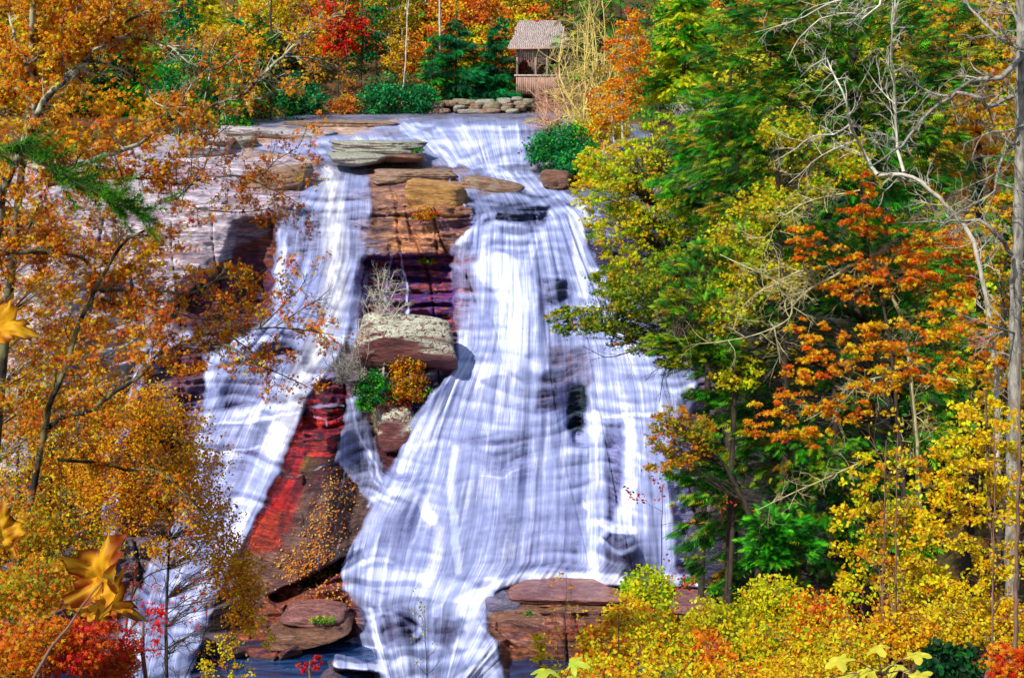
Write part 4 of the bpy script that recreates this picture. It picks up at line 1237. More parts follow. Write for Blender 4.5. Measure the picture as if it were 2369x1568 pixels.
# slim bare trunks
def pole(label, x, Y, top, rd, bark, seed, lean=0):
    b = at_ground(x, Y)
    bare("bare_tree", label, "tree", b, [([(x, float(197 - b[2] / Y * FOC)), (x + lean * .5, 110), (x + lean, top)], rd, rd * .6)], Y, bark, 1, .25, seed, 1.6, .03, up=.3, wander=.1)
pole("straight pale bare trunk above the left fir", 1016, 240, -30, 3.2, BARK_PALE, 341)
pole("dark purple bare trunk in front of the dark conifer", 627, 234, -40, 3.2, BARK_DARK, 342)
pole("thick dark trunk right of the red maple", 835, 243, -40, 4, BARK_DARK, 343, 2)
pole("slanting thin pale trunk between the red maple and the firs", 930, 239, -30, 2, BARK_PALE, 344, 18)
pole("thin dark trunk behind the firs", 1056, 250, -30, 3.2, BARK_DARK, 345)

def bush(name, label, x, y, rx, ry, Y, pal, n, leaf, seed, base=None, cat="bush", bark=BARK_DARK, tmpl=T_RHOMB, dp=None, nb=(-0.1, -0.5, .75), per=20, sub=.3, group=None, flat=.6, mat=LEAF, **kw):
    dp = dp or rx * Y / FOC * .8
    b = at_ground(x, Y) if base is None else np.array(base, float)
    bl = [(x, y, rx * .8, ry * .8, Y, dp), (x - rx * .45, y + ry * .25, rx * .5, ry * .6, Y, dp), (x + rx * .45, y + ry * .2, rx * .5, ry * .6, Y, dp)]
    yb = float(197 - b[2] / b[1] * FOC)
    return plant(name, label, cat, Y, b, [(x, min(yb, y + ry), 0, .02 + rx * Y / FOC * .012), (x + 2, y - ry * .2, 0, .01 + rx * Y / FOC * .006)], bl, pal, leaf, n, tmpl=tmpl, bark=bark,
                 seed=seed, shell=.2, per=per, sub=sub, nb=nb, r_twig=.015, leafname="foliage", trunkname="stem", group=group, flat=flat, mat=mat, **kw)

bush("laurel_bush", "large dark green laurel bush overhanging the upper river", 915, 222, 100, 62, 228, RHOD, 4600, .42, 401, dp=4)
bush("laurel_bush", "blue green laurel bush on the left shore under the dark conifer", 695, 222, 70, 66, 226, RHOD, 3400, .42, 402, dp=4)
bush("autumn_bush", "reddish tan bush between the two laurel bushes", 800, 236, 44, 38, 227, PINK + OLIV[:1], 1500, .38, 403, dp=3)
bush("autumn_bush", "pinkish orange bush on the shore at the foot of the dark trunk", 590, 250, 50, 30, 226, PINK + ORNG[:1], 1300, .38, 404, dp=3)
bush("autumn_bush", "small golden bush right of the large laurel bush", 1000, 215, 34, 36, 234, OLIV, 1000, .38, 405, dp=2)
bush("laurel_bush", "low green bush above the pale square block", 540, 290, 60, 34, 200, HEMB + RHOD[:1], 1500, .4, 406, base=P(540, 325, 200), dp=4)
bush("laurel_bush", "dark bluish bush hanging down behind the pale square block's left side", 440, 330, 60, 60, 190, RHOD[:2] + [(16, 60, 60, 2)], 1700, .4, 407, base=P(430, 370, 190), dp=4)
bush("laurel_bush", "teal laurel bush on the right rim beside the upper cascade", 1300, 335, 90, 66, 165, RHOD + HEMB[:1], 5000, .34, 408, base=P(1300, 400, 166), dp=3)
bush("laurel_bush", "teal laurel bush drooping beside the head of the right fall", 1335, 385, 74, 54, 160, RHOD + FIR[3:], 4200, .32, 409, base=P(1345, 430, 161), dp=3)
bush("autumn_bush", "yellow green bush on the rim above the teal laurels", 1390, 300, 80, 42, 170, YGRN + AMBER[:1], 2400, .34, 410, base=P(1390, 350, 172), dp=4)

# pale bare trees by the shelter
def bare_multi(label, x, yb, Y, hx, hy, bark, seed, m, name="bare_tree", length=1.6, cat="tree", twig=.03, levels=2, dens=1.0, r0=3.0):
    r = np.random.default_rng(seed)
    L = []
    for i in range(m):
        a = (i + .5) / m * 2 - 1 + r.normal(0, .1)
        ex = x + a * hx; h = hy * math.sqrt(max(.08, 1 - .8 * a * a)) * (.7 + .4 * r.random())
        w1, w2 = r.normal(0, .1 * hx, 2)
        L.append(([(x, yb), (x + a * hx * .3 + w1, yb - h * .25), (x + a * hx * .75 + w2, yb - h * .55), (ex + w1, yb - h)], r0 * (1 - .3 * r.random()), .6))
    bare(name, label, cat, P(x, yb, Y), L, Y, bark, levels, dens, seed, length, twig, up=.1, wander=1.5, spread=.9)
bare_multi("tall bare tree with yellowish limbs hiding the shelter's right side", 1352, 330, 172, 86, 300, BARK_YELLOW, 421, 9, r0=4.5, dens=1.3, length=2.2, twig=.05)
bare_multi("tall thin bare tree with forked pale limbs right of the shelter", 1400, 300, 176, 70, 330, BARK_YELLOW, 422, 6, r0=3.5, dens=1.2, length=2.0, twig=.045)
bare_multi("pinkish bare bush spreading in front of the shelter's rail", 1290, 262, 205, 80, 105, BARK_PINK, 423, 14, "bare_bush", 1.1, "bush", .025, 2, 1.3, 1.8)
bare_multi("tangle of pinkish orange twigs at the river's edge right of the stones", 1275, 300, 180, 60, 70, BARK_PINK, 424, 12, "bare_bush", .9, "bush", .02, 2, 1.2, 1.5)
bare_multi("grey bare shrub under the pine on the right slope", 1620, 290, 140, 90, 70, BARK_PALE, 425, 10, "bare_bush", 1.0, "bush", .02, 2, 1.0, 1.5)

plant("autumn_tree", "slender orange tree right of the bare yellowish trees", "tree", 165, P(1440, 320, 165), [(1440, 320, 0, .12), (1442, 200, 0, .08), (1450, 60, 0, .03)],
      [(1450, 100, 50, 60, 165, 2.5), (1450, 170, 60, 55, 165, 3), (1425, 225, 62, 45, 164, 3), (1460, 60, 34, 40, 165, 2)], ORNG + AMBER[:1], .30, 4200, seed=431, bark=BARK_PALE, shell=.2, sub=.24)
plant("autumn_tree", "yellow orange lower tree at the foot of the slender orange tree", "tree", 158, P(1420, 330, 158), [(1420, 330, 0, .1), (1415, 250, 0, .04)],
      [(1410, 255, 60, 34, 158, 2.5), (1390, 290, 40, 26, 158, 2)], AMBER + ORNG[:1], .28, 1800, seed=432, bark=BARK_PALE, shell=.2, sub=.24)

# ------------------------------------------------------------------ woods filling the slopes behind: one mass
def woods():
    r = np.random.default_rng(77)
    pos, col, trunks = [], [], []
    pals = [OLIV, AMBER, PINE, RUST, HEM, YGRN, FIR, ORNG, HEM]
    spots = []
    for i in range(150):
        Y = 262 + r.random() * 120
        x = -100 + r.random() * 2600
        spots.append((x, Y, 5 + 3 * r.random(), 15 + 8 * r.random()))
    for i in range(60):
        spots.append((-60 + r.random() * 700, 196 + r.random() * 40, 4.5, 9 + 8 * r.random()))
    for i in range(40):
        spots.append((500 + r.random() * 900, 242 + r.random() * 30, 4, 8 + 6 * r.random()))
    for i in range(46):
        Y = 110 + r.random() * 110
        spots.append((1720 + r.random() * 800, Y, 4 + 2 * r.random(), 11 + 8 * r.random()))
    for i in range(14):
        Y = 180 + r.random() * 50
        spots.append((1500 + r.random() * 300, Y, 4 + 2 * r.random(), 10 + 6 * r.random()))
    for x, Y, R, H in spots:
        b = at_ground(x, Y)
        pal = pals[r.integers(len(pals))]
        if Y < 235 and x > 1500: pal = [HEM, HEM, OLIV, YGRN, PINE][r.integers(5)]
        if x < 480 and Y < 240: pal = [HEM, PINE, FIR, OLIV][r.integers(4)]
        conif = pal in (HEM, PINE, FIR)
        m = 60
        h = r.random(m)
        rad = R * ((1 - h) ** .8 if conif else np.sqrt(np.clip(1 - (2 * h - 1) ** 2, 0, 1)) + .1) * (.4 + .6 * r.random(m) ** .5)
        a = r.random(m) * 6.283
        c = b + np.stack([np.cos(a) * rad, np.sin(a) * rad, H * (.12 + .88 * h)], -1)
        q = 15
        p = np.repeat(c, q, 0) + r.normal(0, .55, (m * q, 3)) * np.array([1, 1, .5])
        ids = np.repeat(np.arange(m), q)
        pos.append(p); col.append(colours(pal, ids, r, .3))
        trunks.append((np.array([b, b + [0, 0, H * .5], b + [0.2, 0, H * .95]]), np.array([.2, .14, .04])))
    pos = np.concatenate(pos); col = np.concatenate(col)
    V, F, Cc = leaf_arrays(pos, .55, T_RHOMB, col, r, (-.1, -.6, .7), .7)
    o = mesh_obj("woods", V, F, LEAF, None, cols=Cc); tag(o, kind="stuff")
    V, F = tubes(trunks, 5); o2 = mesh_obj("woods_trunks", V, F, BARK_DARK, None); tag(o2, kind="stuff")
woods()
# ------------------------------------------------------------------ plants on the island between the falls
isl = float(surf(900, 900))
def isl_at(x, y, d=-1.5): return P(x, y, isl + d)
IY = isl - 2.0
bare("bare_tree", "slim grey white bare tree growing on the ledge between the falls", "tree", P(884, 915, IY),
     [([(883, 914), (888, 850), (885, 783), (881, 733), (883, 683), (890, 622)], 3.0, .9),
      ([(885, 790), (862, 752), (850, 715), (838, 690)], 1.6, .6), ([(884, 775), (905, 740), (925, 715), (948, 700)], 1.6, .6),
      ([(882, 745), (870, 705), (858, 668)], 1.3, .5), ([(882, 735), (905, 690), (920, 655)], 1.3, .5), ([(883, 700), (876, 660), (874, 630)], 1.1, .5),
      ([(883, 700), (900, 660), (912, 628)], 1.1, .5), ([(885, 770), (855, 745), (836, 740)], 1.1, .5), ([(884, 760), (915, 745), (945, 742)], 1.1, .5)],
     IY, BARK_PALE, 2, 2.0, 501, 0.9, .022, wander=.5, up=.05)
bare_multi("second small pale bare sapling left of the slim grey white tree", 838, 880, IY, 22, 150, BARK_PALE, 502, 4, length=.6, twig=.014, levels=1, dens=.8, r0=1.3)
bare_multi("grey leafless twiggy bush overhanging the left fall from the ledge", 795, 880, IY - 1, 48, 110, BARK_GREY, 503, 12, "bare_bush", .7, "bush", .014, 2, 1.2, 1.4)
bush("laurel_bush", "bright green laurel bush at the foot of the slim bare tree", 862, 893, 46, 50, IY - .6, HEMB + RHOD[:2], 2400, .2, 504, base=P(865, 925, IY), dp=1.2)
bush("laurel_bush", "green bush hanging from the ledge tip below the laurel", 845, 935, 26, 22, IY - .8, HEMB, 700, .18, 505, base=P(850, 945, IY), dp=.8)
bush("autumn_bush", "tall orange and gold bush in front of the lichened block", 945, 845, 44, 66, IY - .4, ORNG[:2] + AMBER[:1] + OLIV + RUST, 2900, .18, 506, base=P(950, 890, IY), dp=1.0)
bush("autumn_bush", "mixed green and rust bush on the right part of the ledge", 945, 895, 58, 44, IY - .6, OLIV + HEMB[:1] + RUST, 2600, .18, 507, base=P(955, 930, IY), dp=1.2)
bush("autumn_bush", "low dark red ground shrub between the laurel and the lichened lower rock", 910, 930, 46, 24, IY - .5, [(130, 40, 30, 3), (170, 80, 30, 2)], 800, .16, 508, base=P(905, 932, IY), dp=.9)
bush("autumn_bush", "little red and yellow bush growing at the foot of the orange block", 980, 494, 34, 20, float(surf(980, 500)) - 1.6, REDM[:1] + AMBER + HEMB[:1] + [(180, 30, 60, 2)], 900, .18, 509, base=P(980, 512, float(surf(980, 512)) - .5), dp=.8)
bush("grass_tuft", "small green and rusty tuft on the ledge lip above the purple beds", 992, 602, 26, 12, float(surf(992, 600)) - 1.2, HEMB + RUST[:1], 500, .16, 510, base=P(992, 612, float(surf(992, 612)) - .4), dp=.6, cat="plant")
bush("moss_patch", "patch of green moss on the edge of the tan lens shaped slab", 745, 1432, 36, 10, 109.0, HEMB + YGRN[:1], 900, .10, 511, base=P(745, 1440, 109.2), dp=.5, cat="moss")
bush("moss_patch", "green moss at the right end of the long flat slab in midstream", 968, 346, 16, 8, 166.5, HEMB, 260, .16, 512, base=P(968, 352, 167), dp=.6, cat="moss")
bush("moss_patch", "small green moss spot under the ledge slabs at lower right", 1225, 1418, 14, 7, 111.0, HEMB, 200, .10, 513, base=P(1225, 1424, 111.2), dp=.4, cat="moss")

def fallen(name, poly_pts, n, size, pal, seed, lift=.06):
    r = np.random.default_rng(seed)
    xs, ys = [], []
    for (x, y, rx, ry) in poly_pts:
        m = int(n * rx * ry / sum(p[2] * p[3] for p in poly_pts))
        xs.append(r.normal(x, rx * .5, m)); ys.append(r.normal(y, ry * .5, m))
    x = np.concatenate(xs); y = np.concatenate(ys)
    p = P(x, y, surf(x, y) - lift)
    V, F, Cc = leaf_arrays(p, size, T_RHOMB, colours(pal, np.arange(len(p)), r), r, (-.2, -.8, .6), .3)
    o = mesh_obj(name, V, F, LEAF, None, cols=Cc); return tag(o, kind="stuff")
fallen("fallen_leaves", [(790, 1120, 46, 60), (770, 1180, 50, 60), (745, 1240, 50, 60), (720, 1290, 60, 40), (740, 1350, 70, 40), (920, 1000, 40, 50), (680, 1310, 50, 30), (760, 1390, 70, 24)],
       1500, .2, [(250, 190, 120, 3), (240, 150, 60, 3), (220, 110, 40, 2)], 520)
fallen("fallen_leaves", [(1450, 590, 60, 40), (1400, 570, 40, 30), (1300, 1450, 90, 50), (1000, 640, 60, 80), (1290, 420, 40, 30)], 260, .15, [(220, 40, 40, 3), (230, 110, 50, 2)], 521)

# ------------------------------------------------------------------ right slope: hemlocks and autumn trees
def hem(label, Y, trunk, blobs, n, size, seed, pal=HEM, mixin=.5, **kw):
    return plant("hemlock_tree", label, "tree", Y, at_ground(trunk[0][0], Y), trunk, [(x, y, rx, ry, Y + dy, dp) for x, y, rx, ry, dy, dp in blobs], pal, size * .85, int(n * 1.7), tmpl=T_SPRAY, seed=seed,
                 mat=NEEDLE, bark=BARK_DARK, spray=True, limbs=.5, sub=.26, flat=.32, shell=.25, per=26, nb=(-.1, -.25, 1), spread=.4, sag=.05, mixin=mixin, **kw)

hem("huge dark hemlock filling the upper right", 82, [(1990, 1200, 0, .45), (1985, 600, 0, .35), (1975, 100, 0, .25), (1970, -250, 0, .15)],
    [(1760, 90, 150, 110, 0, 3), (1960, 60, 200, 120, -2, 4), (2150, 110, 120, 130, 0, 3), (1790, 250, 170, 100, -2, 3), (2020, 250, 200, 110, -2, 4), (1700, 380, 140, 90, -2, 3), (1900, 400, 200, 110, -3, 4), (2120, 400, 160, 110, 0, 3)], 7500, .62, 601)
hem("dark hemlock behind the orange maples right of the falls", 76, [(2020, 1350, 0, .4), (2010, 900, 0, .3), (2000, 450, 0, .2)],
    [(1740, 520, 120, 90, -2, 3), (1900, 560, 180, 110, -2, 3), (2120, 600, 200, 120, 0, 3), (1720, 680, 150, 90, -3, 3), (1900, 740, 180, 110, -1, 3), (2150, 780, 180, 120, 0, 3), (1680, 830, 130, 80, -3, 2.5), (1850, 900, 170, 100, -1, 3), (2100, 960, 200, 110, 0, 3)], 7500, .56, 602)
hem("lower dark hemlock overhanging the foot of the right fall", 70, [(1960, 1450, 0, .35), (1940, 1150, 0, .25), (1930, 900, 0, .12)],
    [(1700, 990, 110, 70, -2, 2.5), (1850, 1050, 150, 90, -1, 3), (1660, 1100, 100, 60, -3, 2), (1790, 1180, 140, 80, -2, 2.5), (1980, 1150, 160, 100, 0, 3), (1620, 1220, 60, 90, -3, 1.5), (1720, 1280, 110, 60, -2, 2), (1900, 1290, 150, 80, 0, 2.5), (1800, 1360, 160, 60, 0, 2.5), (2060, 1260, 120, 100, 0, 3), (1660, 900, 80, 60, -2, 2), (1640, 1330, 60, 40, -2, 1.5)], 5600, .5, 603)
hem("bright green young hemlock below the dark ones", 60, [(1800, 1400, 0, .15), (1795, 1280, 0, .1), (1790, 1180, 0, .04)],
    [(1800, 1210, 70, 40, 0, 1.2), (1770, 1260, 60, 50, 0, 1.2), (1840, 1260, 60, 50, 0, 1.2)], 1900, .34, 604, HEMB + HEM[:2])
hem("bright green hemlock bough at the right edge of the falls", 66, [(1700, 900, 0, .12), (1640, 830, 0, .08), (1560, 800, 0, .04)],
    [(1560, 800, 80, 34, 0, 1.0), (1630, 800, 90, 40, 0, 1.2), (1600, 700, 80, 60, 1, 1.5), (1620, 610, 80, 60, 2, 1.5)], 2600, .34, 605, HEM + YGRN[2:3])
hem("small bright hemlock spray dangling over the foot of the right fall", 64, [(1700, 1100, 0, .1), (1650, 1080, 0, .06), (1600, 1080, 0, .03)],
    [(1610, 1090, 60, 30, 0, .8), (1650, 1110, 50, 34, 0, .8)], 600, .36, 606, HEMB)
hem("green hemlock crown above the lime tree right of the pine", 96, [(1700, 700, 0, .3), (1690, 400, 0, .2), (1690, 160, 0, .08)],
    [(1680, 250, 90, 70, 0, 3), (1640, 330, 90, 70, -1, 3), (1750, 330, 100, 80, 0, 3), (1600, 420, 90, 60, -2, 2.5), (1700, 470, 130, 70, -1, 3)], 3600, .58, 607, HEM + HEMB[:1])

plant("oak_tree", "lime green and yellow tree leaning over the right rim of the falls", "tree", 100, at_ground(1640, 100), [(1640, 800, 0, .2), (1560, 600, 0, .16), (1500, 420, 0, .1)],
      [(1400, 440, 80, 60, 100, 3), (1480, 380, 100, 60, 101, 3), (1560, 340, 80, 50, 103, 3), (1420, 530, 80, 55, 99, 3), (1520, 480, 110, 70, 100, 3), (1470, 600, 80, 40, 99, 2.5), (1580, 560, 90, 60, 101, 3), (1380, 380, 50, 40, 101, 2), (1610, 440, 70, 60, 101, 3), (1600, 660, 90, 60, 101, 3), (1540, 300, 60, 40, 103, 3), (1440, 660, 60, 40, 99, 2), (1650, 360, 60, 60, 102, 3), (1680, 560, 80, 70, 102, 3)],
      LIME + YGRN[:2] + AMBER[:1], .24, 22000, seed=611, bark=BARK_DARK, sub=.26, tmpl=T_STAR, per=26)
plant("oak_tree", "olive and yellow broadleaf tree among the dark hemlocks", "tree", 68, at_ground(1820, 68), [(1820, 1000, 0, .2), (1810, 700, 0, .15), (1800, 450, 0, .06)],
      [(1780, 480, 80, 60, 68, 2), (1700, 560, 80, 60, 68, 2), (1850, 420, 80, 50, 68, 2), (1760, 640, 90, 60, 67, 2), (1680, 720, 80, 50, 67, 2), (1820, 300, 80, 50, 68, 2), (1700, 860, 70, 40, 66, 1.5), (1950, 360, 70, 50, 68, 2)],
      LIME[1:] + OLIV + YGRN[:2], .17, 9000, seed=615, bark=BARK_DARK, sub=.34, tmpl=T_STAR, per=18, limbs=.5)
plant("autumn_tree", "orange yellow shrubby tree on the rim between the teal laurels and the lime tree", "tree", 108, P(1400, 420, 108), [(1400, 410, 0, .1), (1395, 370, 0, .06)],
      [(1370, 385, 44, 34, 108, 1.5), (1420, 345, 60, 24, 109, 1.5), (1350, 410, 24, 24, 108, 1)], AMBER + YGRN[:1], .24, 1800, seed=612, bark=BARK_PALE, tmpl=T_STAR)
plant("oak_tree", "green oak stretching a long leafy branch across the right fall", "tree", 72, at_ground(1800, 72), [(1800, 1100, 0, .16), (1740, 900, 0, .2), (1640, 800, 0, .12), (1500, 800, -1, .06), (1400, 770, -1, .03)],
      [(1420, 735, 90, 45, 71, 1.5), (1330, 735, 60, 30, 71, 1.0), (1480, 680, 80, 55, 71, 1.8), (1400, 650, 44, 40, 72, 1.0), (1300, 765, 30, 18, 71, .6), (1560, 720, 80, 60, 72, 1.8), (1480, 790, 80, 28, 71, 1.2), (1560, 620, 70, 50, 73, 1.8), (1560, 830, 50, 24, 71, 1), (1275, 730, 20, 14, 71, .5)],
      [(120, 150, 26, 4), (96, 130, 26, 3), (180, 170, 34, 2), (206, 150, 40, 1), (60, 110, 30, 1.5)], .17, 10000, seed=613, tmpl=T_STAR, bark=BARK_DARK, sub=.3, per=20, sag=.03, limbs=.35)
plant("oak_tree", "yellowish oak branch low over the foot of the right fall", "tree", 62, at_ground(1760, 62), [(1760, 1250, 0, .15), (1680, 1080, 0, .1), (1580, 1010, 0, .04)],
      [(1530, 1000, 40, 44, 62, 1), (1540, 1060, 50, 40, 62, 1), (1600, 1010, 60, 60, 62, 1.2), (1560, 960, 40, 26, 62, .8)], [(214, 160, 36, 3), (150, 150, 34, 3), (200, 110, 30, 2), (90, 120, 30, 1)], .14, 3200, seed=614, tmpl=T_STAR, sub=.3, per=18)

def maple(label, Y, trunk, blobs, pal, n, leaf, seed, **kw):
    kw.setdefault("tmpl", T_STAR)
    return plant(kw.pop("name", "maple_tree"), label, "tree", Y, at_ground(trunk[0][0], Y), trunk, [(x, y, rx, ry, Y + dy, dp) for x, y, rx, ry, dy, dp in blobs], pal, leaf, n, seed=seed, per=24, sub=kw.pop("sub", .24), flat=.3, limbs=kw.pop("limbs", .3), **kw)
maple("orange maple with a pointed top in the middle of the right side", 46, [(2090, 1150, 0, .06), (2060, 800, 0, .05), (2010, 560, 0, .03), (1995, 420, 0, .012)],
      [(1995, 440, 34, 44, 0, .6), (1970, 500, 60, 34, 0, .8), (2030, 520, 60, 34, 0, .8), (1870, 540, 60, 30, 0, .8), (1910, 590, 80, 34, 0, .9), (2160, 570, 100, 40, 0, 1), (2080, 620, 110, 44, 0, 1.1), (2210, 560, 50, 40, 0, .8), (2190, 660, 80, 50, 0, 1), (1990, 670, 90, 34, 0, 1)],
      ORNG + AMBER[:2] + RUST[:1], 5600, .13, 621, bark=BARK_DARK)
maple("wide orange maple with drooping layers right of the falls", 43, [(2100, 1300, 0, .06), (2080, 1000, 0, .05), (2020, 800, 0, .03)],
      [(1870, 760, 50, 26, 0, .7), (1930, 800, 80, 34, 0, .9), (2080, 780, 110, 44, 0, 1), (2200, 740, 90, 50, 0, 1), (1880, 850, 90, 40, 0, 1), (2030, 860, 110, 44, 0, 1), (2180, 850, 100, 44, 0, 1), (1830, 930, 100, 34, 0, .9), (1960, 940, 90, 34, 0, .9), (1800, 990, 90, 30, 0, .8), (1880, 1010, 80, 26, 0, .7), (2300, 800, 60, 60, 0, 1)],
      AMBER + ORNG, 6600, .125, 622, bark=BARK_DARK)
maple("glowing orange tree behind the bare limbs at the top right corner", 90, [(2270, 900, 0, .3), (2265, 400, 0, .2), (2260, 100, 0, .1)],
      [(2230, 60, 80, 60, 0, 3), (2300, 140, 100, 60, 0, 3), (2220, 240, 90, 60, 0, 3), (2330, 300, 90, 80, 0, 3), (2210, 330, 60, 50, 0, 2), (2290, 420, 90, 50, 0, 3)], AMBER + ORNG[:1] + OLIV[:1], 6000, .26, 623, bark=BARK_DARK)
maple("amber tree at the right edge behind the grey trunk", 52, [(2330, 1100, 0, .12), (2320, 700, 0, .08)],
      [(2310, 500, 70, 50, 0, 1), (2320, 600, 60, 60, 0, 1), (2340, 720, 60, 70, 0, 1), (2280, 840, 60, 50, 0, 1), (2330, 900, 70, 60, 0, 1)], AMBER + OLIV[:1], 3600, .13, 624, bark=BARK_DARK)
maple("golden beech sapling at the right edge beside the slim red trunk", 24, [(2300, 1500, 0, .04), (2290, 1200, 0, .03), (2280, 900, 0, .015)],
      [(2290, 960, 90, 44, 0, .6), (2230, 1040, 80, 50, 0, .6), (2330, 1080, 80, 60, 0, .6), (2200, 1130, 80, 44, 0, .6), (2300, 1180, 90, 50, 0, .6), (2180, 1220, 80, 40, 0, .6), (2300, 1290, 80, 50, 0, .6), (2220, 1350, 70, 40, 0, .5)],
      GOLD + AMBER[:1], 5200, .07, 625, tmpl=T_OVAL, name="beech_tree", bark=BARK_RED, sub=.3)
maple("yellow green sapling with twin stems at lower right", 30, [(2042, 1500, 0, .04), (2045, 1300, 0, .03), (2050, 1040, 0, .012)],
      [(2040, 1060, 60, 30, 0, .5), (2090, 1090, 60, 30, 0, .5), (2000, 1110, 60, 34, 0, .6), (2060, 1160, 90, 34, 0, .6), (1990, 1200, 80, 34, 0, .6), (2100, 1230, 90, 40, 0, .6), (2020, 1280, 100, 40, 0, .7), (2110, 1330, 100, 40, 0, .7), (1980, 1350, 80, 34, 0, .6)],
      [(214, 196, 30, 4), (240, 190, 30, 3), (170, 190, 36, 2), (232, 130, 24, 1.5)], 4600, .085, 626, tmpl=T_OVAL, name="birch_tree", bark=BARK_RED, sub=.3,
      extra=None)

# traced bare limbs
bare("bare_tree", "grey furrowed trunk with arching lichened limbs at the right edge", "tree", at_ground(2346, 30),
     [([(2340, 1400), (2344, 1100), (2348, 800), (2356, 500), (2362, 250), (2362, -60)], 17, 12),
      ([(2362, 134), (2316, 181), (2265, 183), (2232, 198), (2198, 224), (2148, 261), (2115, 301), (2085, 338), (2048, 362), (2017, 385)], 7, 1.6),
      ([(2198, 224), (2155, 214), (2115, 194), (2081, 164)], 3, 1), ([(2215, 214), (2265, 224), (2285, 248), (2316, 235), (2356, 218)], 4, 6),
      ([(2366, 114), (2326, 97), (2282, 57), (2245, 20), (2228, -10)], 5, 2), ([(2340, 590), (2309, 542), (2265, 512), (2229, 509), (2182, 515), (2148, 514), (2081, 515)], 6, 1.6),
      ([(2346, 770), (2282, 750), (2215, 723)], 3, 1), ([(2356, 330), (2330, 345), (2308, 400), (2302, 440), (2260, 470), (2210, 495), (2170, 530)], 4, 1.2),
      ([(2366, 290), (2320, 305), (2275, 310), (2250, 360)], 3, 1), ([(2362, 60), (2340, 20), (2322, -10)], 4, 2)],
     30, BARK_GREY, 2, .75, 631, .42, .010, wander=.8, up=.1, tr=.1)
bare("bare_tree", "pale forked bare tree crossing the dark hemlock at upper right", "tree", at_ground(2300, 44),
     [([(2310, 1100), (2300, 800), (2250, 560), (2195, 486), (2175, 459), (2131, 422), (2091, 402), (2031, 405)], 7, 4.5),
      ([(2031, 405), (2004, 362), (1981, 315), (1964, 278), (1957, 235), (1934, 184), (1914, 134)], 4.5, 1.5),
      ([(1914, 134), (1880, 152), (1850, 180)], 1.2, .6), ([(1964, 290), (1927, 312), (1880, 315), (1840, 345), (1793, 372)], 2.2, .8), ([(1981, 325), (1930, 345), (1877, 379), (1827, 425)], 2, .8),
      ([(2091, 399), (2074, 322), (2071, 235), (2064, 134), (2068, 30), (2070, -20)], 4, 1.4), ([(2071, 241), (2041, 214), (2007, 168), (1981, 127)], 1.8, .8), ([(2073, 262), (2100, 258), (2135, 275)], 1.6, .7),
      ([(1934, 184), (1905, 210), (1880, 240), (1868, 275)], 1.4, .6)],
     44, BARK_PALE, 2, .7, 632, .6, .011, wander=1.0, up=.1, tr=.15)
bare("bare_tree", "crooked bare tree with long pale limbs reaching left over the hemlocks", "tree", at_ground(2120, 50),
     [([(2130, 1200), (2110, 900), (2080, 720), (2000, 610), (1930, 639), (1880, 666), (1860, 680)], 6, 3.4),
      ([(1860, 680), (1833, 710), (1827, 736), (1790, 757), (1726, 780), (1646, 793), (1599, 797)], 3, 1), ([(1666, 589), (1739, 623), (1793, 646), (1860, 680)], 1.2, 2.4),
      ([(1880, 626), (1847, 629), (1810, 646), (1790, 659), (1746, 683), (1713, 716), (1696, 763)], 2.4, .8), ([(2105, 629), (2058, 636), (2014, 656), (1957, 686)], 2, 1),
      ([(1990, 440), (1934, 452), (1880, 462), (1833, 487), (1806, 512), (1770, 549), (1729, 549)], 2.6, 1), ([(1790, 757), (1800, 800), (1805, 840)], 1.5, .7),
      ([(2215, 880), (2148, 870), (2081, 867), (2024, 874), (1987, 887), (1940, 914), (1907, 947), (1863, 974)], 2.8, 1), ([(2030, 1040), (1990, 1070), (1900, 1110), (1750, 1180)], 2.6, 1)],
     47, BARK_MOSS, 2, 1.2, 633, .6, .010, wander=.8, up=-.05, tr=.1)
bare("bare_tree", "pale bare boughs hanging in from the top edge at upper right", "tree", P(2040, -40, 50),
     [([(2040, -40), (1980, -5), (1920, 8), (1860, 38), (1800, 60), (1745, 75)], 3.4, .9), ([(2030, -20), (2000, 30), (1960, 32), (1900, 44), (1850, 90), (1820, 140)], 3, .9), ([(2040, -40), (2035, 10), (1990, 45)], 4, 2)],
     50, BARK_PALE, 2, .8, 634, .6, .010, wander=.5, up=-.1)
bare("oak_twig", "bare twigs dangling under the green oak branch over the fall", "twig", P(1600, 800, 68),
     [([(1600, 795), (1560, 815), (1545, 834), (1533, 884), (1525, 931)], 2.2, .7), ([(1540, 845), (1510, 862), (1490, 885)], 1.2, .5), ([(1500, 800), (1449, 817), (1400, 825), (1349, 800)], 2, .6)],
     68, BARK_DARK, 1, .7, 635, .7, .012, wander=.3, up=-.1)

# ------------------------------------------------------------------ saplings and shrubs at the bottom
def sapling(label, x, y0, y1, Y, seed, rd=2.0, bark=BARK_RED, leaves=None, lean=0, dens=.6, length=.5, levels=1):
    bare("sapling", label, "sapling", at_ground(x, Y), [([(x, y0), (x + lean * .5, (y0 + y1) / 2), (x + lean, y1)], rd, rd * .35)], Y, bark, levels, dens, seed, length, .006 * Y / 20, leaves=leaves, wander=.1, up=.35, tr=.2)
YL = ([(230, 190, 50, 3), (220, 140, 40, 2)], .07, .35, T_OVAL)
sapling("thin leafless sapling in front of the white foam at centre bottom", 990, 1640, 1402, 34, 641, 1.6, BARK_DARK, (YGRN, .05, .5, T_OVAL), -8, .8, .45)
sapling("thin bare sapling with a few yellow leaves before the brown ledge", 1304, 1640, 1330, 34, 642, 1.8, BARK_RED, YL, 6, .7, .6)
sapling("dark thin sapling with reddish buds beside the foot of the right fall", 1530, 1500, 1120, 40, 643, 2.0, BARK_DARK, ([(190, 90, 50, 3), (150, 60, 40, 2)], .09, .3, T_OVAL), 2, .9, .9, 2)
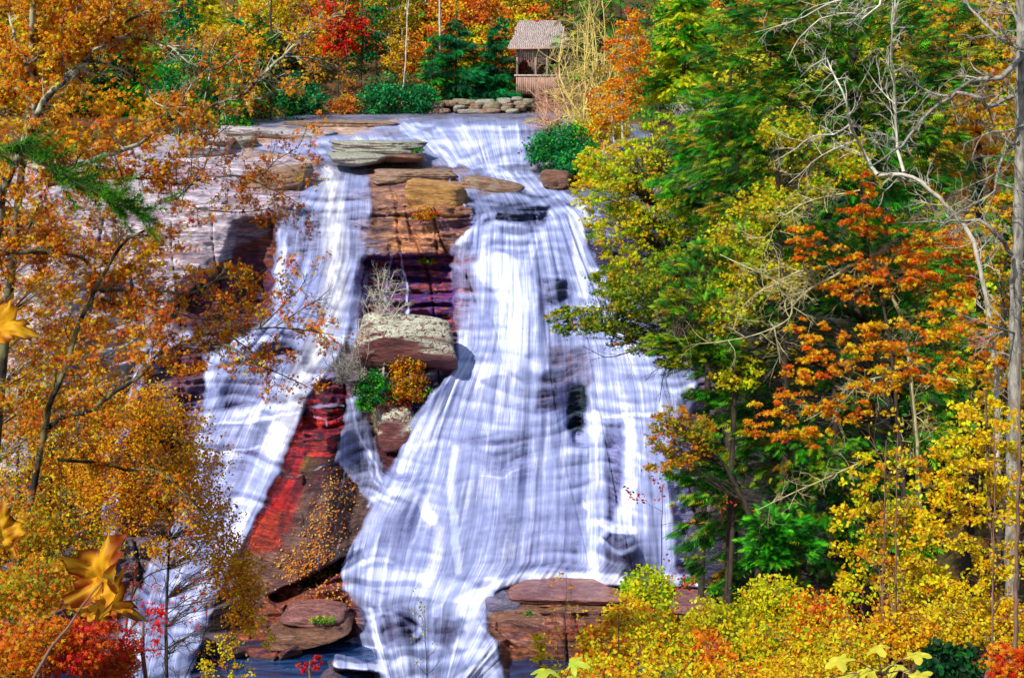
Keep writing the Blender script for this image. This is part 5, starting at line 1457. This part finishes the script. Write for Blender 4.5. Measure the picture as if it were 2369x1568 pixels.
sapling("slim smooth reddish trunk at the right edge", 2345, 1640, 820, 18, 644, 7.0, BARK_RED, None, 18, .3, .5)
sapling("left stem of the twin dark saplings at lower right", 2036, 1640, 1020, 27, 645, 3.2, BARK_RED, YL, 14, .7, .7)
sapling("right stem of the twin dark saplings at lower right", 2068, 1640, 1000, 26, 646, 3.4, BARK_RED, YL, 8, .7, .7)
sapling("slender brown stem rising through the golden beech leaves", 2294, 1640, 980, 22, 647, 3.0, BARK_RED, None, 8, .5, .5)
sapling("thin stem among the shrubs at bottom centre right", 1432, 1640, 1400, 26, 648, 2.4, BARK_DARK, YL, -2, .8, .5)

sh = [  # x, y, rx, ry, Y, palette, n, leaf, label
    (1400, 1500, 70, 60, 27, AMBER + YGRN[:1] + RUST[:1], 2600, .075, "orange yellow shrub in front of the brown ledge at bottom centre"),
    (1300, 1590, 50, 30, 25, BUSH, 900, .07, "small mixed shrub at the left end of the bottom shrubs"),
    (1400, 1580, 110, 50, 22, AMBER + BUSH, 2400, .065, "dense amber shrub cut by the bottom edge left of the pale leaves"),
    (1450, 1430, 60, 44, 30, GOLD + AMBER, 1900, .08, "golden shrub on the end of the rock ledge"),
    (1500, 1360, 70, 50, 32, LIME + YGRN, 1700, .09, "lime green shrub at the foot of the right fall"),
    (1540, 1470, 90, 70, 27, BUSH, 2600, .075, "yellow green shrub in the middle of the bottom right thicket"),
    (1560, 1580, 100, 50, 22, YGRN + AMBER[:2], 2400, .065, "low yellow shrub at the bottom edge right of the amber one"),
    (1660, 1450, 90, 70, 28, YGRN + LIME[:1] + AMBER[:1], 2600, .08, "tall yellow green shrub right of the pinkish rock"),
    (1655, 1510, 44, 34, 24.5, ORNG, 800, .07, "small bright orange shrub among the yellow ones"),
    (1700, 1590, 110, 50, 22, ORNG[:1] + AMBER + YGRN[:1], 2400, .065, "orange tinted shrub at the bottom edge below the bright orange one"),
    (1790, 1390, 90, 60, 31, YGRN + GOLD[:2] + LIME[:1], 2400, .085, "yellow shrub under the bright young hemlock"),
    (1800, 1500, 100, 70, 26, BUSH, 2600, .075, "mixed yellow and green shrub left of the twin saplings"),
    (1900, 1420, 90, 70, 30, GOLD + RUST[:1], 2400, .08, "gold and rust shrub below the lower dark hemlock"),
    (1860, 1580, 110, 50, 21, AMBER + GOLD, 2400, .06, "golden shrub at the bottom edge left of the big pale leaves"),
    (1960, 1500, 90, 60, 25, YGRN + AMBER[:2], 2200, .07, "yellow shrub at the foot of the twin saplings"),
    (2100, 1450, 100, 70, 26, AMBER + BUSH[:2], 2400, .075, "amber shrub right of the twin saplings"),
    (2130, 1340, 90, 50, 33, OLIV + GOLD[:1], 1800, .09, "olive and gold shrub in the shade behind the twin saplings"),
    (2220, 1430, 90, 60, 28, GOLD + OLIV[:1], 2000, .075, "dull gold shrub under the golden beech"),
    (2320, 1420, 70, 60, 24, GOLD + AMBER, 1800, .065, "golden shrub at the right edge beside the red trunk"),
    (1250, 1500, 16, 40, 27, YGRN[:1] + AMBER[:1], 200, .07, "tiny sparse yellow shrub on the brown rock"),
]
for i, (x, y, rx, ry, Y, pal, n, leaf, lab) in enumerate(sh):
    bush("shrub", lab, x, y, rx, ry, Y, pal, int(n * 1.1), leaf, 660 + i, tmpl=T_OVAL, cat="shrub", bark=BARK_RED, group="shrubs in the bottom right thicket", sub=.5, per=12, dp=1.2)
bush("laurel_bush", "dark green laurel with long leaves at the bottom right corner", 2200, 1530, 80, 50, 17, [(30, 90, 40, 3), (20, 60, 34, 3), (70, 120, 50, 1)], 900, .085, 690, tmpl=T_OVAL, dp=.5)
bush("maple_shrub", "orange red maple shrub in the bottom right corner", 2330, 1530, 60, 60, 16, ORNG + REDM[:1], 1300, .055, 691, tmpl=T_STAR, cat="shrub", bark=BARK_RED, dp=.4)

# large pale lobed leaves close to the viewer
def big_leaf_mesh(c, size, yaw, pitch, roll, seed):
    r = np.random.default_rng(seed)
    out = [(0, 0)]
    lobes = [(-2.2, .55), (-1.15, .85), (0, 1.05), (1.15, .85), (2.2, .55)]
    for i, (a, L) in enumerate(lobes):
        for da, f in ((-.42, .52), (-.26, .8), (-.1, .96), (0, 1.03), (.1, .95), (.26, .8), (.42, .52)):
            out.append((L * f * math.cos(a + da * (1.15 - .2 * f)), L * f * math.sin(a + da * (1.15 - .2 * f))))
    o_ = np.array(out)
    mid = o_ * .55
    n = len(o_)
    V = [np.array([0, 0, 0])]
    for (x, y) in mid[1:]: V.append(np.array([x, y, .05 * math.sin(3 * math.atan2(y, x) + seed) - .02]))
    for (x, y) in o_[1:]: V.append(np.array([x, y, -.16 * (x * x + y * y) + .07 * math.sin(5 * math.atan2(y, x) + seed)]))
    V = np.array(V) * size
    m = n - 1
    T3 = np.array([[0, 1 + i, 1 + (i + 1) % m] for i in range(m)])
    Q4 = np.array([[1 + i, 1 + m + i, 1 + m + (i + 1) % m, 1 + (i + 1) % m] for i in range(m)])
    R = np.array(Matrix.Rotation(yaw, 3, 'Z') @ Matrix.Rotation(pitch, 3, 'X') @ Matrix.Rotation(roll, 3, 'Y'))
    return V @ R.T + c, T3, Q4

def big_leaf_material(name, a, b, vein):
    t = NT(name)
    geo = t.n("ShaderNodeTexCoord").outputs["Object"]
    n = t.noise(geo, 14, 4, .6)
    col = t.ramp(n, .3, .7, a, b)
    d = t.n("ShaderNodeBsdfPrincipled"); t.l(col, d.inputs["Base Color"]); d.inputs["Roughness"].default_value = .5
    tr = t.n("ShaderNodeBsdfTranslucent"); t.l(col, tr.inputs[0])
    mx = t.n("ShaderNodeMixShader"); mx.inputs[0].default_value = .4
    t.l(d.outputs[0], mx.inputs[1]); t.l(tr.outputs[0], mx.inputs[2])
    return t.done(mx.outputs[0])
PALELEAF = big_leaf_material("pale green leaf", (.42, .58, .03), (.66, .74, .07), 0)
YELLEAF = big_leaf_material("pale yellow leaf", (.62, .60, .03), (.85, .78, .08), 0)

def bigplant(label, x, yb, Y, leaves_, seed, mat):
    root = thing("broadleaf_sapling", at_ground(x, Y), label, "plant")
    L = [(np.array([at_ground(x, Y), P(x, yb, Y)]), np.array([.012, .008]))]
    for i, (lx, ly, s) in enumerate(leaves_):
        c = P(lx, ly, Y - .3 + .6 * ((i * 7) % 5) / 5)
        r_ = np.random.default_rng(seed + i)
        V, T3, Q4 = big_leaf_mesh(c, s, -1.57 + r_.normal(0, .7), .28 + r_.normal(0, .15), r_.normal(0, .22), seed + i)
        mesh_obj("leaf", V, [T3, Q4], mat, root, smooth=True)
        L.append((np.array([P(x, yb, Y), (P(x, yb, Y) + c) / 2 + [0, 0, .03], c]), np.array([.005, .004, .003])))
    V, F = tubes(L, 5); mesh_obj("stem", V, F, BARK_RED, root, smooth=True)
bigplant("sapling with large pale yellow lobed leaves at the bottom right", 2040, 1560, 10, [(1940, 1524, .13), (2005, 1550, .12), (2075, 1540, .13), (2025, 1497, .11), (2120, 1512, .12), (2125, 1560, .12), (1960, 1565, .13), (2060, 1580, .14), (1905, 1572, .10)], 700, YELLEAF)
bigplant("sapling with large fresh green lobed leaves at the bottom centre", 1300, 1600, 9, [(1270, 1550, .13), (1325, 1535, .10), (1300, 1575, .13), (1375, 1570, .12), (1240, 1570, .10), (1400, 1578, .09)], 720, PALELEAF)

# ------------------------------------------------------------------ left: oak, birch, maple shrubs
bare("oak_tree", "big oak at the left with dark lichened limbs and orange brown leaves", "tree", at_ground(-20, 20),
     [([(-20, 1300), (-30, 800), (-5, 520), (10, 430), (43, 365), (60, 318), (80, 275), (77, 235), (82, 184), (77, 134), (75, 67), (82, -40)], 16, 7),
      ([(43, 365), (75, 300), (100, 235), (147, 188), (188, 154), (214, 120), (235, 60), (268, 13), (280, -30)], 9, 5),
      ([(43, 375), (120, 395), (175, 385), (235, 362), (318, 335), (385, 281), (452, 258), (503, 241), (563, 218), (613, 168), (654, 131), (703, 84), (757, 47), (790, 10)], 7, 1.6),
      ([(654, 131), (714, 134), (774, 151), (804, 164), (835, 181)], 2, .7), ([(700, 90), (727, 67), (745, 20)], 1.6, .7), ([(530, 231), (600, 228), (660, 200), (700, 225)], 1.6, .6),
      ([(214, 117), (261, 87), (288, 54), (300, -20)], 5, 3), ([(261, 87), (322, 90), (368, 104), (402, 114), (435, 144), (500, 160), (560, 120)], 4, 1.0),
      ([(147, 175), (214, 144), (285, 164), (335, 201), (362, 241), (440, 250)], 3.6, 1.2), ([(288, 54), (340, 30), (400, 28), (450, 5)], 3, 1),
      ([(470, 250), (485, 170), (490, 120), (520, 60)], 2, .8), ([(410, 270), (440, 200), (480, 160)], 1.8, .8),
      ([(100, 235), (60, 150), (30, 80), (20, -20)], 5, 2.5), ([(77, 235), (30, 200), (-10, 190)], 4, 3), ([(82, 184), (130, 110), (150, 40), (190, -20)], 4, 2)],
     20, BARK_OAK, 2, 1.0, 801, .30, .006, leaves=(OAK, .058, .9, T_STAR), wander=.8, up=.08, nlf=4, keepf=lambda x, y: np.where(y < 330, 1 - .9 * sstep(230, 420, x + .3 * (y - 100)) + .2 * sstep(150, 260, y) * (x < 500), .7))
bare("oak_tree", "second oak left of the falls whose lower limbs cross the left fall", "tree", at_ground(30, 21),
     [([(10, 1640), (40, 1300), (80, 1120), (97, 1027), (114, 944), (134, 893), (157, 843), (178, 760), (208, 699), (231, 649), (261, 599), (295, 555), (332, 532)], 13, 3.2),
      ([(114, 987), (151, 961), (208, 950), (261, 910), (315, 873), (348, 843), (362, 823), (419, 796), (469, 776), (519, 766), (570, 763), (637, 756), (704, 763), (771, 773)], 8, .9),
      ([(419, 796), (486, 793), (536, 803), (596, 843), (637, 860), (704, 890), (737, 907)], 3, .7), ([(519, 766), (570, 803), (620, 837)], 2, .7),
      ([(231, 672), (302, 669), (369, 672), (435, 679), (476, 659), (523, 642), (570, 639), (620, 620)], 4.5, 1), ([(469, 682), (536, 692), (620, 723)], 2.2, .8),
      ([(235, 692), (295, 713), (335, 706), (375, 716), (419, 726), (469, 740), (560, 735)], 4, 1), ([(375, 716), (330, 770), (290, 800), (200, 850)], 2.6, 1.2),
      ([(637, 756), (690, 720), (740, 690), (770, 660)], 1.8, .6), ([(600, 760), (660, 700), (700, 660), (710, 630)], 1.8, .6),
      ([(-20, 589), (44, 582), (100, 582), (167, 589), (201, 605), (228, 639)], 7, 4), ([(67, 500), (117, 559), (134, 609), (200, 650)], 4, 2),
      ([(-20, 620), (30, 590), (60, 540), (90, 470)], 6, 3), ([(200, 412), (335, 412), (385, 422), (435, 425), (486, 409), (570, 412), (620, 435), (670, 459), (710, 490)], 3.4, .8),
      ([(409, 462), (469, 395), (496, 322), (530, 290)], 2, .8), ([(409, 462), (470, 485), (560, 490), (640, 480)], 2, .7), ([(110, 430), (200, 412), (260, 412)], 4, 3.4),
      ([(600, 415), (640, 370), (690, 340), (710, 290)], 1.4, .6), ([(134, 1063), (235, 1070), (291, 1086), (352, 1086), (392, 1107), (425, 1143), (456, 1167), (486, 1204)], 4.5, .9)],
     21, BARK_OAKD, 2, .85, 802, .30, .0055, leaves=(OAKRED + OAK, .055, .6, T_STAR), wander=.9, up=.03, nlf=3, keepf=lambda x, y: np.where(x > 380, .5, .9))
plant("oak_foliage", "dense orange brown oak boughs filling the left edge", "tree", 23, at_ground(-40, 23), [(-40, 1400, 0, .1), (0, 900, 0, .08), (60, 300, 0, .05), (100, -50, 0, .03)],
      [(60, 60, 110, 80, 23, .9), (60, 200, 110, 70, 23, .9), (190, 230, 90, 70, 23.5, .8), (320, 270, 80, 60, 23.5, .8), (100, 300, 110, 50, 23, .9), (240, 330, 110, 50, 23, .8), (60, 520, 100, 60, 24, .9), (200, 560, 120, 60, 24, .9), (300, 600, 110, 60, 24, .9), (380, 560, 70, 50, 24, .7),
       (60, 680, 90, 80, 24, .9), (170, 720, 90, 60, 24, .9), (300, 700, 70, 30, 24, .6), (60, 820, 100, 80, 24, .9), (220, 790, 90, 50, 24, .8), (320, 800, 60, 30, 24, .6), (60, 950, 90, 80, 24, .9), (200, 880, 80, 50, 24, .8), (370, 380, 60, 30, 23.5, .6), (180, 130, 80, 50, 24, .8), (440, 330, 40, 30, 23.5, .5), (420, 640, 60, 26, 24, .5), (520, 620, 50, 24, 23, .4), (60, 400, 90, 60, 23, .8), (250, 460, 100, 40, 24, .8), (150, 640, 90, 40, 24, .8), (130, 800, 90, 60, 24, .8), (420, 840, 60, 30, 24, .5), (130, 950, 90, 60, 24, .8), (250, 960, 60, 40, 24, .6)],
      OAK + AMBER[:1], .068, 20000, seed=803, tmpl=T_STAR, limbs=.2, bark=BARK_OAKD, sub=.3, per=16, flat=.6, r_twig=.006)
plant("birch_tree", "golden birch with tiny leaves spreading before the left fall", "tree", 27, at_ground(390, 27), [(388, 1640, 0, .035), (384, 1450, 0, .03), (392, 1250, 0, .02), (400, 1050, 0, .01)],
      [(340, 930, 70, 50, 27, .7), (400, 990, 90, 60, 27, .9), (300, 1000, 90, 60, 27, .9), (350, 1080, 130, 60, 27, 1), (460, 1080, 60, 60, 27, .8), (260, 1130, 90, 60, 27, .8), (420, 1160, 100, 50, 27, .9), (300, 1200, 70, 40, 27, .6), (490, 1190, 60, 60, 27, .7), (460, 1260, 70, 40, 27, .7), (540, 1290, 50, 60, 27, .6), (575, 1360, 38, 50, 27, .5), (380, 1260, 60, 30, 27, .6), (560, 1420, 40, 50, 27, .4), (530, 1330, 60, 60, 27, .6), (240, 930, 90, 60, 27, .8), (200, 1080, 80, 60, 27, .8)],
      [(255, 164, 12, 5), (250, 140, 10, 3), (255, 190, 40, 2), (220, 120, 16, 1)], .056, 20000, seed=804, tmpl=T_OVAL, bark=BARK_DARK, sub=.5, per=12, flat=.8, r_twig=.006, limbs=.5)
plant("birch_tree", "amber tree with tiny leaves at the left edge under the second oak", "tree", 29, at_ground(100, 29), [(110, 1640, 0, .05), (112, 1300, 0, .04), (120, 1000, 0, .02)],
      [(60, 1030, 100, 80, 29, .9), (180, 1040, 80, 80, 29, .9), (60, 1150, 100, 70, 29, .9), (180, 1170, 90, 70, 29, .9), (110, 1270, 120, 70, 29, .9), (60, 900, 90, 70, 29, .9), (230, 1270, 60, 50, 29, .7), (30, 1380, 80, 60, 29, .8)],
      AMBER + OLIV[:2] + LIME[3:], .062, 11000, seed=807, tmpl=T_OVAL, bark=BARK_DARK, sub=.45, per=14, flat=.8, r_twig=.006, limbs=.5)
plant("birch_tree", "small yellow birch shoots at the pool's left end", "tree", 30, at_ground(520, 30), [(520, 1640, 0, .02), (530, 1520, 0, .012), (540, 1450, 0, .006)],
      [(590, 1440, 30, 26, 30, .4), (520, 1490, 40, 30, 30, .5), (500, 1540, 40, 26, 30, .5), (620, 1470, 20, 30, 30, .3), (560, 1550, 40, 18, 30, .4)], GOLD, .055, 900, seed=805, tmpl=T_OVAL, bark=BARK_DARK, sub=.3, per=10, r_twig=.005)
bare("bare_tree", "dark many-branched bare shrub before the white water at lower left", "shrub", at_ground(380, 26),
     [([(387, 1640), (386, 1500), (385, 1400), (392, 1330)], 3.2, 1.4), ([(290, 1470), (300, 1400), (330, 1340), (400, 1310), (480, 1290)], 3, .8), ([(200, 1640), (260, 1540), (290, 1470), (340, 1420), (420, 1400), (520, 1380)], 3, .8),
      ([(386, 1500), (440, 1470), (520, 1460), (580, 1450)], 2, .7), ([(386, 1420), (440, 1380), (500, 1370)], 1.6, .6), ([(300, 1400), (320, 1300), (360, 1240)], 2, .7), ([(260, 1540), (300, 1510), (380, 1500), (470, 1480)], 1.6, .6), ([(400, 1640), (440, 1540), (470, 1480), (480, 1400)], 2, .7)],
     26, BARK_DARK, 2, 1.0, 806, .34, .005, leaves=([(220, 60, 40, 2), (230, 150, 40, 2)], .045, .12, T_STAR), wander=.6, up=.1)
mp = [(70, 1350, 90, 60, [(214, 160, 30, 3), (150, 160, 40, 2.5), (226, 110, 24, 2)], "orange and green maple shrub at the left edge above the corner", 15),
      (60, 1480, 90, 70, [(226, 130, 24, 4), (214, 90, 24, 2), (200, 170, 40, 2)], "orange maple shrub in the bottom left corner", 13.5),
      (190, 1480, 70, 60, [(226, 60, 34, 3), (236, 110, 30, 3), (214, 40, 50, 2)], "red orange maple shrub right of the corner one", 14),
      (260, 1540, 60, 40, [(226, 70, 34, 3), (236, 120, 34, 3)], "low red orange maple shrub at the bottom edge before the left fall", 14.5),
      (70, 1230, 80, 60, [(200, 160, 30, 3), (120, 140, 36, 2), (220, 120, 30, 2)], "yellow green maple shrub at the left edge", 17),
      (170, 1340, 60, 50, [(232, 150, 30, 3), (220, 80, 34, 2)], "orange maple shrub behind the big curled leaf", 16.5),
      (330, 1450, 50, 60, [(230, 50, 44, 4), (210, 40, 50, 2)], "sparse bright red maple shoots before the left fall", 15)]
for i, (x, y, rx, ry, pal, lab, Y) in enumerate(mp):
    bush("maple_shrub", lab, x, y, rx, ry, Y, pal, 2400 if i < 6 else 260, .05, 820 + i, tmpl=T_STAR, cat="shrub", bark=BARK_RED, dp=.7, sub=.6, per=12, group="maple shrubs at the lower left")
bush("maple_shrub", "sprig of crimson leaves in front of the dark pool", 716, 1530, 34, 18, 22, REDM + [(200, 30, 60, 3)], 120, .07, 830, tmpl=T_STAR, cat="shrub", bark=BARK_RED, dp=.3)

# pine bough with long needles reaching in from the left
def pine_bough():
    r = np.random.default_rng(850)
    Y = 19.0
    root = thing("pine_bough", P(-60, 330, Y), "dark green pine bough with long needles reaching in from the left edge", "branch")
    lines, pos, dr = [], [], []
    main = spline(np.array([P(-60, 330, Y), P(40, 350, Y), P(130, 400, Y - .2), P(230, 450, Y - .3), P(330, 500, Y - .3)]), .05)
    lines.append((main, np.linspace(.02, .006, len(main))))
    for i in range(60):
        t = .1 + .9 * i / 60
        p = main[int(t * (len(main) - 1))]
        d = np.array([.8, r.normal(0, .4), r.normal(-.12, .38)]); d /= np.linalg.norm(d)
        L = .15 + .42 * r.random()
        q = np.array([p + d * L * u + np.array([0, 0, -.05 * u * u]) for u in np.linspace(0, 1, 5)])
        lines.append((q, np.linspace(.004, .002, 5)))
        for u in np.linspace(.25, 1, 7):
            c = p + d * L * u
            pos.append(np.repeat(c[None], 30, 0)); v = d[None] * .8 + r.normal(0, .6, (30, 3)); dr.append(v)
    V, F = tubes(lines, 5); mesh_obj("branch", V, F, BARK_DARK, root)
    pos = np.concatenate(pos); dr = np.concatenate(dr); dr /= np.linalg.norm(dr, axis=1)[:, None]
    NE = (np.array([[0, .03, 0], [0, -.03, 0], [1, 0, 0]]), np.array([[0, 1, 2]]))
    ids = np.arange(len(pos)) // 28
    V, F, Cc = leaf_arrays(pos, .105, NE, colours([(70, 140, 26, 4), (40, 100, 20, 3), (120, 170, 40, 1.5), (22, 60, 16, 2)], ids, r), r, (0, -.5, .6), .6, dr)
    mesh_obj("needles", V, F, NEEDLE, root, cols=Cc)
pine_bough()

# big withered leaves close to the viewer
def withered(label, x, y, Y, size, tip, nrm, seed, stem_to=None, curl=1.0):
    """a curled, crumpled maple leaf"""
    r = np.random.default_rng(seed)
    c = P(x, y, Y)
    root = thing("withered_leaf", c, label, "leaf")
    A = np.linspace(-2.75, 2.75, 61); Rr = np.linspace(0, 1, 15)
    lob = [(-2.2, .85, .34), (-1.1, 1.0, .34), (0.0, 1.2, .34), (1.1, 1.0, .34), (2.2, .85, .34)]
    prof = np.full(A.shape, .74)
    for a0, L, wd in lob: prof = np.maximum(prof, .66 + (L - .66) * np.clip(1 - np.abs(A - a0) / (wd * 1.7), 0, 1) ** .8)
    prof *= 1 + .10 * np.sin(A * 19) + .05 * np.sin(A * 41)
    AA, RR = np.meshgrid(A, Rr)
    rad = RR * prof[None]
    X = rad * np.cos(AA); Yy = rad * np.sin(AA)
    ph = r.random(4) * 6
    Z = curl * (.75 * Yy ** 2 - .25 * X * np.abs(X)) + .11 * np.sin(6 * X + ph[0]) * RR + .12 * np.sin(8 * Yy + ph[1]) * RR + .05 * np.sin(15 * (X + Yy) + ph[2]) * RR + .10 * np.cos(5.7 * AA) * RR ** 2 + .22 * (fbm(X * 3 + 9, Yy * 3 + seed, 3, seed) - .5)
    k = 1 - .35 * curl * RR ** 2
    V = np.stack([X, Yy * k, Z], -1).reshape(-1, 3) * size
    m, q = AA.shape
    i = np.arange(m - 1)[:, None] * q + np.arange(q - 1)[None]
    F = np.stack([i, i + 1, i + q + 1, i + q], -1).reshape(-1, 4)
    t_ = np.array(tip, float); t_ /= np.linalg.norm(t_); n_ = np.array(nrm, float); n_ -= t_ * (n_ @ t_); n_ /= np.linalg.norm(n_)
    R = np.stack([t_, np.cross(n_, t_), n_], 1)
    V = V @ R.T + c
    vein = np.exp(-((AA[..., None] - np.array([l[0] for l in lob])) / .07) ** 2).max(-1)
    nz = fbm(X * 4 + 7, Yy * 4 + seed, 4, seed)
    edge = sstep(.66, .95, RR + .5 * (nz - .5))
    cc = lin((250, 184, 30))[None, None] * (1 - edge[..., None]) + lin((110, 26, 16)) * edge[..., None]
    sp = sstep(.5, .62, nz)[..., None]
    cc = cc * (1 - .6 * sp) + lin((190, 90, 14)) * .6 * sp
    cc = cc * (1 - .7 * vein[..., None]) + lin((250, 206, 60)) * .7 * vein[..., None]
    mesh_obj("blade", V, F, LEAF, root, smooth=True, cols=cc.reshape(-1, 3))
    if stem_to:
        pts = spline(np.array([P(a, b, Y + d) for a, b, d in stem_to]), .05)
        V, F = tubes([(pts, np.linspace(.0045, .0016, len(pts)))], 6)
        mesh_obj("stalk", V, F, BARK_RED, root, smooth=True)
withered("large curled yellow and brown leaf standing on a bare stalk at lower left", 238, 1345, 3.6, .112, (.12, 0, 1), (-.5, -.85, .1), 861, [(60, 1600, 0), (117, 1498, 0), (157, 1451, 0), (190, 1400, 0), (236, 1345, 0)], .7)
withered("drooping yellow leaf hanging just below the large curled one", 225, 1400, 3.65, .10, (1, -.1, -.12), (0, -.55, .9), 862, [(180, 1422, 0), (205, 1410, 0), (228, 1400, 0)], .8)
withered("brown yellow leaf cut by the left edge above the middle", -20, 755, 3.0, .075, (.9, 0, -.1), (.1, -.8, .6), 863, [(-80, 800, 0), (-50, 780, 0), (-20, 755, 0)], .6)
withered("yellow withered leaf cut by the left edge in the lower part", 0, 1240, 3.0, .06, (.2, 0, 1), (.4, -.9, .1), 864, [(-60, 1300, 0), (-30, 1270, 0), (0, 1240, 0)], .7)
